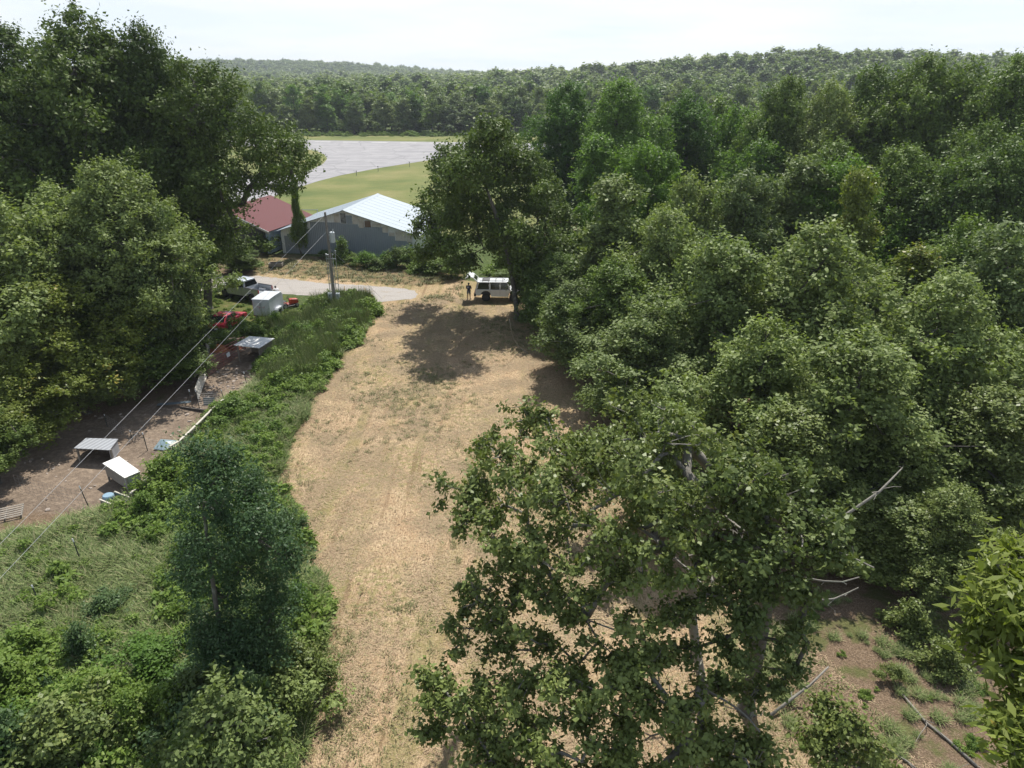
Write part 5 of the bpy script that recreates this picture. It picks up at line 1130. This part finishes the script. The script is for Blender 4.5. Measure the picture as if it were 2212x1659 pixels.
def person(label, loc, rz, pelvis, chest, neck, head, sh, el, wr, hp, kn, an, toe, shirt, pants, hairc, cap=None, long_sleeve=False, logo=False):
    """joint lists are (left, right) in local metres, person faces +x"""
    e = empty('person', loc, rz, label, 'person'); js = []; es = []
    def add(p, r, par=None):
        js.append((tuple(p), r)); i = len(js)-1
        if par is not None: es.append((par, i))
        return i
    p0 = add(pelvis, (.13,.10)); mid = Vector(pelvis).lerp(Vector(chest), .5); p1 = add(mid, (.125,.095), p0); p2 = add(chest, (.155,.11), p1); p3 = add(neck, .055, p2)
    hc = Vector(head); nk = Vector(neck); hd_ = (hc-nk).normalized(); add(hc - hd_*.04, (.072,.080), p3); h2 = add(hc + hd_*.06, (.080,.088), len(js)-1); add(hc + hd_*.11, (.055,.06), h2)
    for k in (0, 1):
        a = add(sh[k], .062, p2); b = add(el[k], .043, a); c = add(wr[k], .028, b)
        d = Vector(wr[k]) - Vector(el[k]); hand(js, es, c, wr[k], d, (.6, -.6 if k else .6, .1) if abs(d.normalized().z) > .5 else (0,0,1))
    for k in (0, 1):
        a = add(hp[k], .088, p0); b = add(kn[k], .058, a); c = add(an[k], .038, b); add(toe[k], (.038,.028), c)
    skin_body('body', js, es, e, SKIN)
    fw = Vector((1,0,0)); side = Vector((0,1,0)); hx = hd_.cross(side)*-1
    hx = side.cross(hd_) 
    m_ = MB(); 
    for s in (-1, 1): m_.sphere(tuple(hc + hx*.082 + side*.030*s + hd_*.02), .011, 8, 5)
    m_.build('eye', M_BLK, e)
    m_ = MB(); m_.sphere(tuple(hc + hx*.093 - hd_*.012), .016, 8, 5, (1,.8,1.2)); m_.sphere(tuple(hc + hx*.083 - hd_*.052), .018, 8, 5, (.6,1.3,.4)); m_.sphere(tuple(hc + side*.085), .022, 8, 5, (.8,.4,1.2)); m_.sphere(tuple(hc - side*.085), .022, 8, 5, (.8,.4,1.2)); m_.build('face', SKIN, e)
    m_ = MB(); m_.sphere(tuple(hc + hd_*.055 - hx*.018), .103, 14, 9, (1,.93,.92)); m_.build('cap' if cap else 'hair', cap or hairc, e, smooth=True)
    if cap: m_ = MB(); m_.box(tuple(hc + hx*.13 + hd_*.075), (.13,.14,.015)); m_.build('cap_brim', cap, e)
    # shirt: torso plus sleeves; trousers
    js = []; es = []; q0 = add(Vector(pelvis) + Vector((0,0,.0)), (.19,.16)); q1 = add(mid, (.185,.16), q0); q2 = add(chest, (.215,.175), q1); add(nk - (nk-Vector(chest))*.35, (.09,.08), q2)
    for k in (0, 1):
        a = add(sh[k], .10, q2); add(Vector(sh[k]).lerp(Vector(el[k]), .75), .068, a)
    sh_o = skin_body('shirt', js, es, e, shirt)
    js = []; es = []; q0 = add(Vector(pelvis) - Vector((0,0,.03)), (.160,.125))
    for k in (0, 1): a = add(hp[k], .112, q0); add(Vector(hp[k]).lerp(Vector(kn[k]), .95), .088, a)
    skin_body('shorts', js, es, e, pants)
    m_ = MB()
    for k in (0, 1):
        d = Vector(toe[k]) - Vector(an[k]); d.z = 0; d.normalize(); c = Vector(an[k]) + d*.07; m_.box((c.x, c.y, .045), (.27,.10,.09), rz=math.atan2(d.y, d.x))
    m_.build('shoe', M_BLK, e, bevel=.03)
    if logo:
        m_ = MB(); c = Vector(chest); m_.box((c.x-.172, c.y, c.z+.06), (.006,.20,.055)); m_.box((c.x-.172, c.y, c.z-.01), (.006,.13,.03)); m_.build('back_print', paint('pale_print', (.55,.58,.62), .7), sh_o)
    return e
fp = P(1013, 647)
person('person in navy T-shirt and grey shorts standing at the raised rear hatch', fp, R(78), (0,0,.93), (0,0,1.28), (.0,0,1.47), (.02,0,1.60),
       [(0,.19,1.39),(0,-.19,1.39)], [(.03,.26,1.12),(.03,-.26,1.12)], [(.20,.12,1.02),(.20,-.12,1.02)], [(0,.10,.86),(0,-.10,.86)], [(.01,.12,.48),(.01,-.12,.48)], [(0,.13,.09),(0,-.13,.09)], [(.15,.15,.04),(.15,-.15,.04)],
       paint('navy_cloth', (0.022, 0.030, 0.070), .9, dirt=.1), paint('grey_cloth', (0.13, 0.14, 0.16), .9, dirt=.1), M_BLK, cap=paint('dark_cap', (.02,.025,.04), .8), logo=True)
fp2 = P(602.5, 653.5)
person('person in a white T-shirt and dark red shorts leaning over the truck tailgate', fp2, heading(fp2, P(585, 645)), (-.02,0,.92), (.17,0,1.24), (.27,0,1.40), (.35,0,1.50),
       [(.22,.19,1.33),(.22,-.19,1.33)], [(.50,.22,1.02),(.50,-.22,1.02)], [(.72,.16,.95),(.72,-.16,.95)], [(-.02,.10,.86),(-.02,-.10,.86)], [(.05,.12,.48),(.0,-.12,.48)], [(.0,.13,.09),(-.1,-.13,.09)], [(.15,.15,.04),(.05,-.15,.04)],
       paint('white_cloth', (0.66, 0.66, 0.67), .9, dirt=.05), paint('dark_red_cloth', (0.10, 0.022, 0.025), .9, dirt=.1), paint('black_hair', (.012,.010,.010), .8))

# ------------------------------------------------------------------ pens: shelters, gates, fences, clutter
def quad_roof(mb, c4, th=.04): mb.poly([Vector(c) for c in c4], th, (0,0,1))
# goat shelter with a white sloping roof
M_WROOF = corrugated('white_sheet_roof', (0.70, 0.70, 0.69), .25, 'X', .45, 0, (0.40, 0.36, 0.30), .3)
M_VBRD = corrugated('vertical_boards', (0.24, 0.20, 0.145), .14, 'X', .9, 0, (.10,.08,.06), .4)
a = P(517, 781); b_ = P(566, 784); hs = heading(a, b_); wgs = (b_-a).length
gs = empty('goat_shelter', a, hs, 'open fronted goat shelter with a white sheet roof beside the red gates', 'shelter'); dp = 2.1
m_ = MB(); m_.add([(-.1,-.25,1.45),(wgs+.1,-.25,1.32),(wgs+.15,dp+.15,1.22),(-.1,dp+.15,1.30),(-.1,-.25,1.49),(wgs+.1,-.25,1.36),(wgs+.15,dp+.15,1.26),(-.1,dp+.15,1.34)], [(0,3,2,1),(4,5,6,7),(0,1,5,4),(1,2,6,5),(2,3,7,6),(3,0,4,7)]); m_.build('roof', M_WROOF, gs)
m_ = MB(); m_.box((wgs/2,dp,.6),(wgs,.05,1.2)); m_.build('back_wall', M_VBRD, gs); m_ = MB(); m_.box((wgs,dp/2,.6),(.05,dp-.06,1.2)); m_.build('side_wall', M_VBRD, gs)
for x in (.05, wgs-.08): m_ = MB(); m_.box((x,.0,.65),(.09,.09,1.32)); m_.build('post', M_WOODG, gs)
# dark wooden hut
a = P(419, 767); b_ = P(448.7, 766); c_ = P(460.7, 755.5); hut = empty('wooden_hut', a, heading(a, b_), 'small open dark hut with a pale board side panel under the trees', 'hut'); w1 = (b_-a).length; d1 = 1.3
M_SLAT = corrugated('slatted_board', (0.36, 0.33, 0.30), .16, 'Y', .85, 0, (.15,.13,.11), .35)
m_ = MB(); m_.box((w1,d1/2,.62),(.06,d1,1.24)); m_.build('side_panel', M_SLAT, hut)
m_ = MB(); m_.box((w1/2,d1,.6),(w1,.06,1.2)); m_.box((0,d1/2,.6),(.06,d1,1.2)); m_.build('back_wall', M_WOODD, hut)
m_ = MB(); m_.box((w1/2,d1/2,1.27),(w1+.14,d1+.14,.05)); m_.build('roof', M_SLAT, hut)
# red tube gates
M_REDG = paint('red_gate_paint', (0.30, 0.10, 0.075), .55, dirt=.35, dcol=(.16,.06,.04))
def gate(a, b, h, label, nb=6, zb=.12, name='tube_gate'):
    a, b = Vector(a), Vector(b); e = empty(name, a, heading(a, b), label, 'gate'); Ln = (b-a).length
    m_ = MB()
    for k in range(nb): z = zb + (h-zb)*(k/(nb-1))**1.15; m_.tube([(0,0,z),(Ln,0,z)], .028, 6)
    m_.build('rail', M_REDG, e); 
    for x_, r_g in ((0, .035), (Ln, .035), (Ln*.5, .02)): m_ = MB(); m_.tube([(x_,0,zb-.04),(x_,0,h+.03)], r_g, 6); m_.build('stile', M_REDG, e)
    return e
gate(P(448.7, 815), P(517, 770), 1.25, 'rusty red tube gate across the front of the stony pen')
gate(P(450, 800), P(531, 757), 1.2, 'second rusty red tube gate, just behind the front one')
m_ = MB(); q = P(448, 816); m_.tube([(0,0,0),(0,0,1.5)], .06, 8); o_ = m_.build('gate_post', paint('dark_red_post', (.10,.04,.035), .8)); o_.location = q; tag(o_, 'dark red post holding the near end of the red gates', 'post')
m_ = MB(); m_.tube([tuple(P(424.5,777,1.3)), tuple(P(441,780,1.35))], .03); tag(m_.build('crossbar', M_STEEL), 'short pale pipe sticking out left of the gate post', 'pipe')
m_ = MB(); m_.box((0,0,0),(.42,.02,.32)); o_ = m_.build('blank_sign', paint('grey_sign', (.5,.53,.55), .5)); o_.location = P(493, 766, .95); o_.rotation_euler = (R(-8),0,heading(P(448,815),P(517,770))); tag(o_, 'small pale sheet hanging on the red gates', 'sign')
def heap(u, v, sx, sy, sz, mat, label, seed):
    rng = np.random.default_rng(seed); n = 14; vs = []; fs = []
    for j in range(n):
        for i in range(n):
            x = -1+2*i/(n-1); y = -1+2*j/(n-1); r = math.hypot(x, y); z = max(0, (1-r**2))*(.7+.5*rng.random()) ; vs.append((x*sx, y*sy, z*sz))
    for j in range(n-1):
        for i in range(n-1): fs.append((j*n+i, j*n+i+1, (j+1)*n+i+1, (j+1)*n+i))
    m_ = MB(); m_.add(vs, fs); o = m_.build('tarp_heap', mat); o.location = P(u, v); return tag(o, label, 'tarpaulin')
M_ORG = paint('orange_tarp', (0.45, 0.16, 0.045), .6, dirt=.35)
heap(473, 757, .95, .55, .5, M_ORG, 'crumpled orange tarp heap left of the hanging sheet', 1); heap(501, 752, .9, .5, .5, paint('brown_orange_tarp', (0.30, 0.085, 0.03), .7, dirt=.4), 'brownish orange tarp heap behind the red gates', 2)
# curved white sheet barrier
M_CREAM = corrugated('cream_sheet', (0.60, 0.57, 0.50), .12, 'X', .5, 0, (.30,.26,.20), .4)
bar = [P(449,812), P(443,826), P(437,842), P(432,856), P(429,866)]; m_ = MB()
for k in range(4):
    a_, b2 = bar[k], bar[k+1]; t_ = Vector((.03,0,0)); z1 = .95-.03*k
    for zz in range(3): m_.add([a_+Vector((0,0,.1+zz*.3)), b2+Vector((0,0,.1+zz*.3)), b2+Vector((-.1,0,.36+zz*.3)), a_+Vector((-.1,0,.36+zz*.3)), a_+Vector((.03,0,.1+zz*.3)), b2+Vector((.03,0,.1+zz*.3)), b2+Vector((-.07,0,.36+zz*.3)), a_+Vector((-.07,0,.36+zz*.3))], [(0,1,2,3),(7,6,5,4),(0,4,5,1),(3,2,6,7)])
tag(m_.build('sheet_barrier', M_CREAM), 'curved strips of cream sheeting forming a barrier below the gate post', 'barrier')
# t-posts and wire fences
M_TP = paint('green_post', (0.035, 0.045, 0.040), .6, dirt=.2); 
def tpost(u, v, h, label, lean=0.0):
    e = empty('fence_post', P(u, v), 0, label, 'post'); e.rotation_euler = (0, lean, 0)
    m_ = MB(); m_.box((0,0,h*.45),(.05,.012,h*.9)); m_.box((0,.02,h*.45),(.012,.04,h*.9)); m_.build('shaft', M_TP, e)
    m_ = MB(); m_.box((0,.005,h*.95),(.052,.03,h*.12)); m_.build('white_tip', M_WTRIM, e); return e
tpost(194,1101,1.45,'leaning white tipped fence post left of the blue barrel',-.14); tpost(319,974,1.25,'white tipped fence post left of the blue lid',-.05); tpost(286,953,.75,'short white tipped post between the two metal shelters')
tpost(178,1222,1.5,'fence post standing alone in the long grass',-.06); tpost(88,1313,1.2,'fence post in the weeds at the left edge',-.05); tpost(535,838,1.25,'thin dark post at the edge of the stony pen',-.08)
tpost(431.5,885,1.5,'dark post at the corner of the wire panel',-.03); tpost(416,882,1.4,'dark post left of the wire panel corner'); tpost(485,868,.9,'short post where the board fence begins',-.1); tpost(232,922,.9,'post in the shade above the grey shelter')
M_WIREF = paint('fence_wire', (0.30, 0.29, 0.28), .5, .4, dirt=.2)
def wfence(pts, h, label, nw=6, vstep=.3, frame=False):
    e = empty('wire_fence', pts[0], 0, label, 'fence'); m_ = MB(); o0 = Vector(pts[0])
    for a_, b2 in zip(pts[:-1], pts[1:]):
        a_, b2 = Vector(a_)-o0, Vector(b2)-o0; Ln = (b2-a_).length
        for k in range(nw): z = .08+(h-.08)*k/(nw-1); m_.tube([a_+Vector((0,0,z)), a_.lerp(b2,.5)+Vector((0,0,z-.03)), b2+Vector((0,0,z))], .006 if not frame else .009, 3, cap=False)
        nv = max(1, int(Ln/vstep))
        for k in range(nv+1): q = a_.lerp(b2, k/nv); m_.tube([q+Vector((0,0,.06)), q+Vector((0,0,h))], .006, 3, cap=False)
    m_.build('mesh_wire', M_WIREF, e); return e
wfence([P(194,1101),P(120,1085),P(40,1062)], 1.1, 'wire mesh fence along the dark lower left side of the pen'); wfence([P(319,974),P(286,953),P(232,922)], .9, 'wire fence between the grey shelter and the blue lid')
wfence([P(319,974),P(352,982)], .9, 'short wire fence by the blue lid'); wfence([P(431,885),P(443,882),P(476,880)], 1.1, 'framed wire panel beside the board fence', 8, .15, True)
m_ = MB(); m_.bar(P(392,880,.08), P(448,888,.08), .14); tag(m_.build('timber', M_WOODD), 'dark timber lying along the foot of the wire panel', 'timber')
m_ = MB(); m_.bar(P(200,1104,.06), P(247,1107,.06), .12); tag(m_.build('timber', M_WOODP), 'pale timber on the ground below the blue barrel', 'timber')
m_ = MB(); m_.bar(P(340,874,.15), P(412,868,.35), .3, .04); tag(m_.build('metal_sheet', paint('blue_grey_sheet',(.10,.13,.15),.5)), 'blue grey metal sheet lying in the shade left of the cream barrier', 'sheet')
m_ = MB(); q = P(452,874); m_.box((0,0,.25),(.75,.06,.5)); o_ = m_.build('loose_board', paint('grey_green_board',(.20,.23,.22),.7,dirt=.4)); o_.location=q; o_.rotation_euler=(R(-20),0,.1); tag(o_, 'grey green board leaning inside the wire panel', 'board')
# board fence with a white top rail
def bfence(pts, h, label, seed, gap=.16):
    rng = np.random.default_rng(seed); o0 = Vector(pts[0]); e = empty('board_fence', o0, 0, label, 'fence')
    rail = MB(); pk = MB()
    for a_, b2 in zip(pts[:-1], pts[1:]):
        a_, b2 = Vector(a_)-o0, Vector(b2)-o0; Ln = (b2-a_).length; dd = (b2-a_).normalized(); nn = Vector((dd.y,-dd.x,0)); k = 0.0
        rail.bar(a_+Vector((0,0,h)), b2+Vector((0,0,h)), .13, .06); rail.bar(a_+Vector((0,0,h*.35))+nn*.03, b2+Vector((0,0,h*.35))+nn*.03, .04, .08)
        while k < Ln:
            if rng.random() < .85: q = a_+dd*k+nn*.065; hh = h*rng.uniform(.82,.97); pk.bar(q, q+Vector((rng.normal()*.02,rng.normal()*.02,hh)), .08*rng.uniform(.5,1.2), .02)
            k += gap
    rail.build('top_rail', M_WOODP, e); pk.build('board', M_WOODG, e); return e
def T(u, v, h): q = P(u, v, h); return Vector((q.x, q.y, 0))
bfence([T(482,863,.85),T(458,884,.85),T(435,907,.85),T(411.5,930,.85),T(387,952.7,.85),T(366,965,.85)], .85, 'upper board fence with a white top rail along the goat pen', 5)
bfence([T(331.4,1021.6,.7),T(316,1036,.7),T(298,1052,.7),T(282,1066,.7)], .7, 'lower board fence with a white top rail beside the white shelter', 6)
# grey roofed shelter
M_GSH = corrugated('grey_sheet', (0.33, 0.35, 0.38), .3, 'X', .5, .3, (.20,.17,.14), .3)
hA = .92; a = T(162.7,968,hA); b_ = T(236,972,hA); a2 = T(186.7,948,.72); b2 = T(253,950,.72)
def shelter(name, A, B, B2, A2, hf, hbk, label, mr, mside, open_front=True, front=None):
    e = empty(name, A, heading(A, B), label, 'shelter'); Mi = Matrix.Rotation(-heading(A, B), 3, 'Z')
    l = [Mi @ (Vector(p)-Vector(A)) for p in (A, B, B2, A2)]; hh = (hf, hf, hbk, hbk)
    cen = sum(l, Vector())/4; ro = [Vector((p.x + (p.x-cen.x)*.05, p.y+(p.y-cen.y)*.08, h)) for p, h in zip(l, hh)]
    m_ = MB(); m_.add([tuple(p) for p in ro]+[(p.x,p.y,p.z+.03) for p in ro], [(3,2,1,0),(4,5,6,7),(0,1,5,4),(1,2,6,5),(2,3,7,6),(3,0,4,7)]); m_.build('roof', mr, e)
    def wall(i, j, nm, mt, z0=0, z1=1.0, in_=.02):
        p, q = l[i], l[j]; m_ = MB(); hi, hj = hh[i]*z1-.01, hh[j]*z1-.01; d = (q-p).normalized(); n_ = Vector((d.y,-d.x,0))*.03
        m_.add([(p.x,p.y,z0),(q.x,q.y,z0),(q.x,q.y,hj),(p.x,p.y,hi),(p.x-n_.x,p.y-n_.y,z0),(q.x-n_.x,q.y-n_.y,z0),(q.x-n_.x,q.y-n_.y,hj),(p.x-n_.x,p.y-n_.y,hi)], [(0,1,2,3),(7,6,5,4),(0,4,5,1),(1,5,6,2),(2,6,7,3),(3,7,4,0)]); m_.build(nm, mt, e)
    wall(1, 2, 'side_wall', mside); wall(2, 3, 'back_wall', mside); 
    if front: wall(0, 1, 'front_board', front, hf*.35 if open_front == 'half' else .0, .98)
    if open_front != 'half': wall(3, 0, 'end_wall', M_WOODG) if front else None
    m_ = MB()
    for p, h in ((l[0],hf),(l[1],hf)): m_.box((p.x*1.0+.04, p.y+.06, h/2), (.09,.09,h))
    m_.build('post', M_WOODG, e); return e
shelter('goat_shelter', a, b_, b2, a2, hA, .72, 'low open shelter with a grey corrugated roof in the goat pen', M_GSH, M_GSH)
# white roofed shelter
A = T(224,1001.7,1.15); B = T(269.4,1031.8,1.15); B2 = T(301,1019,.95); A2 = T(257.4,988,.95)
M_WSH = corrugated('white_stained_sheet', (0.72, 0.72, 0.70), .3, 'Y', .5, 0, (.38,.36,.33), .45)
shelter('goat_shelter', A, B, B2, A2, 1.15, .95, 'white roofed goat shelter with stained panels and corrugated end', M_WSH, corrugated('white_end_sheet',(.50,.51,.52),.28,'Y',.5,0,(.24,.19,.15),.45), 'half', M_WOODG)
# barrel, trough, lid, sheets, pallets, boxes
m_ = MB(); m_.tube([(0,0,0),(0,0,.05),(0,0,.5),(0,0,.56)], [.27,.29,.29,.25], 18); br = m_.build('plastic_barrel', paint('blue_plastic',(.22,.33,.42),.4,dirt=.2), bevel=.01); br.location = P(238,1088); tag(br, 'blue plastic barrel on a black base beside the trough', 'barrel')
q = P(254, 1093); tr = empty('trough', q, R(-28), 'grey green open trough with rusty inside at the fence', 'trough'); m_ = MB()
m_.box((0,-.4,.22),(1.3,.04,.44)); m_.box((0,.4,.22),(1.3,.04,.44)); m_.box((-.65,0,.22),(.04,.76,.44)); m_.box((.65,0,.22),(.04,.76,.44)); m_.build('side', paint('grey_green_steel',(.17,.21,.19),.6,dirt=.3), tr)
m_ = MB(); m_.box((0,0,.12),(1.26,.76,.04)); m_.build('bottom', paint('rusty_bottom',(.28,.11,.045),.8,dirt=.4), tr); m_ = MB(); m_.box((0,-.43,.45),(1.42,.07,.04)); m_.box((0,.43,.45),(1.42,.07,.04)); m_.build('rim', M_WOODP, tr)
m_ = MB(); m_.add([(-.62,-.45,.12),(.1,-.6,.10),(.68,-.3,.14),(.75,.35,.28),(-.5,.42,.34),(0,0,.42)], [(0,1,5),(1,2,5),(2,3,5),(3,4,5),(4,0,5),(4,3,2,1,0)]); o_ = m_.build('truck_cap', paint('faded_blue',(.20,.28,.32),.35,dirt=.45,dcol=(.35,.42,.44)), bevel=.03); o_.location = P(360,966); tag(o_, 'faded blue curved lid lying on stones in the pen', 'lid')
m_ = MB(); m_.box((0,0,.22),(.95,.6,.03)); o_ = m_.build('metal_sheet', paint('pale_blue_sheet',(.46,.50,.54),.5,dirt=.2)); o_.location = P(202,1136); o_.rotation_euler = (R(14),R(5),R(-22)); tag(o_, 'pale metal sheet lying in the weeds below the pen', 'sheet')
def pallet(u, v, rz, label, L_=1.2, Wp=1.0, tilt=(0,0), mt=None):
    e = empty('pallet', P(u, v, .05), rz, label, 'pallet'); e.rotation_euler = (tilt[0], tilt[1], rz); m_ = MB()
    for k in range(6): m_.box((0,-Wp/2+.05+k*(Wp-.1)/5,.12),(L_,.10,.02))
    m_.build('deck_board', mt or M_WOODP, e); m_ = MB()
    for x in (-L_/2+.04,0,L_/2-.04): m_.box((x,0,.055),(.05,Wp,.10))
    m_.build('stringer', mt or M_WOODP, e); return e
pallet(547, 884, R(22), 'pale wooden pallet half hidden in the long grass', 1.1, 1.25, (R(8),0)); pallet(14, 1112, R(28), 'grey wooden pallet in the shade at the left edge', 1.5, 1.2, mt=M_WOODG)
q = P(597, 577); e = empty('wooden_crate', q, R(5), 'grey broken crate on the bank in front of the barn', 'crate'); m_ = MB(); m_.box((0,-.5,.35),(1.5,.05,.35)); m_.box((0,.5,.35),(1.5,.05,.35)); m_.box((-.75,0,.35),(.05,.95,.35)); m_.box((.75,0,.35),(.05,.95,.35)); m_.box((0,0,.35),(.06,.95,.3)); m_.build('side', M_WOODG, e); m_ = MB(); m_.box((0,0,.16),(1.45,.95,.04)); m_.build('bottom', M_WOODD, e)
# stones on the pen floor
M_STONE = paint('pale_stone', (0.36, 0.30, 0.25), .9, dirt=.3)
rng = np.random.default_rng(31)
stone_me = []
for k in range(3):
    m_ = MB(); m_.sphere((0,0,0), 1, 7, 5); m_.v = [(x*(1+rng.normal()*.14), y*(1+rng.normal()*.14), z*(1+rng.normal()*.10)) for x, y, z in m_.v]
    me = bpy.data.meshes.new('stone'); me.from_pydata(m_.v, [], m_.f); me.materials.append(M_STONE); stone_me.append(me)
sp = rand_in(G((500,850),(560,820),(560,860),(500,872)), 60, rng); sp2 = rand_in(G((460,800),(560,780),(570,800),(520,850),(450,850)), 90, rng); sp3 = rand_in(POLY_DIRT, 110, rng)
for nm, q, lo, hi, lb in (('rubble', np.concatenate([sp, sp2, sp3]), .03, .13, 'pale stones scattered over the trodden pen floor'),):
    o_ = scatter(nm, np.c_[q, np.full(len(q), .02)], rng.uniform(0,6,len(q)), np.stack([rng.uniform(lo,hi,len(q))*1.3, rng.uniform(lo,hi,len(q)), rng.uniform(lo,hi,len(q))*.5], 1), stone_me[0]); tag(o_, lb, 'stones')
# runway edge markers
for (u, v, h, lb) in ((770.5,380,1.0,'nearest thin marker post along the paving edge above the barn'),(817,370.5,1.1,'second thin marker post along the near paving edge'),(885,361,1.1,'third thin marker post along the near paving edge'),(929,353.5,.8,'short dark capped marker post by the widest paving'),(672,349,.9,'marker post on the grass island'),(700,371,.6,'small marker at the paving edge below the island')):
    e = empty('marker_post', P(u, v), 0, lb, 'marker'); m_ = MB(); m_.tube([(0,0,0),(0,0,h)], .05, 6); m_.build('shaft', M_TP, e); m_ = MB(); m_.box((0,0,h+.05),(.24,.24,.12)); m_.build('cap', M_TP, e)

# ------------------------------------------------------------------ air
hz = bpy.data.materials.new('haze'); hz.use_nodes = True; t = hz.node_tree; t.nodes.clear()
o = t.nodes.new('ShaderNodeOutputMaterial'); pv = t.nodes.new('ShaderNodeVolumePrincipled'); pv.inputs['Color'].default_value = (0.80, 0.88, 1.0, 1); pv.inputs['Density'].default_value = 0.00017
pv.inputs['Anisotropy'].default_value = 0.3
t.links.new(pv.outputs[0], o.inputs['Volume'])
m_ = MB(); m_.box((0, 2070, 49), (7100, 4300, 104)); h_ = m_.build('haze', hz); tag(h_, 'thin pale summer haze', 'haze', kind='stuff')
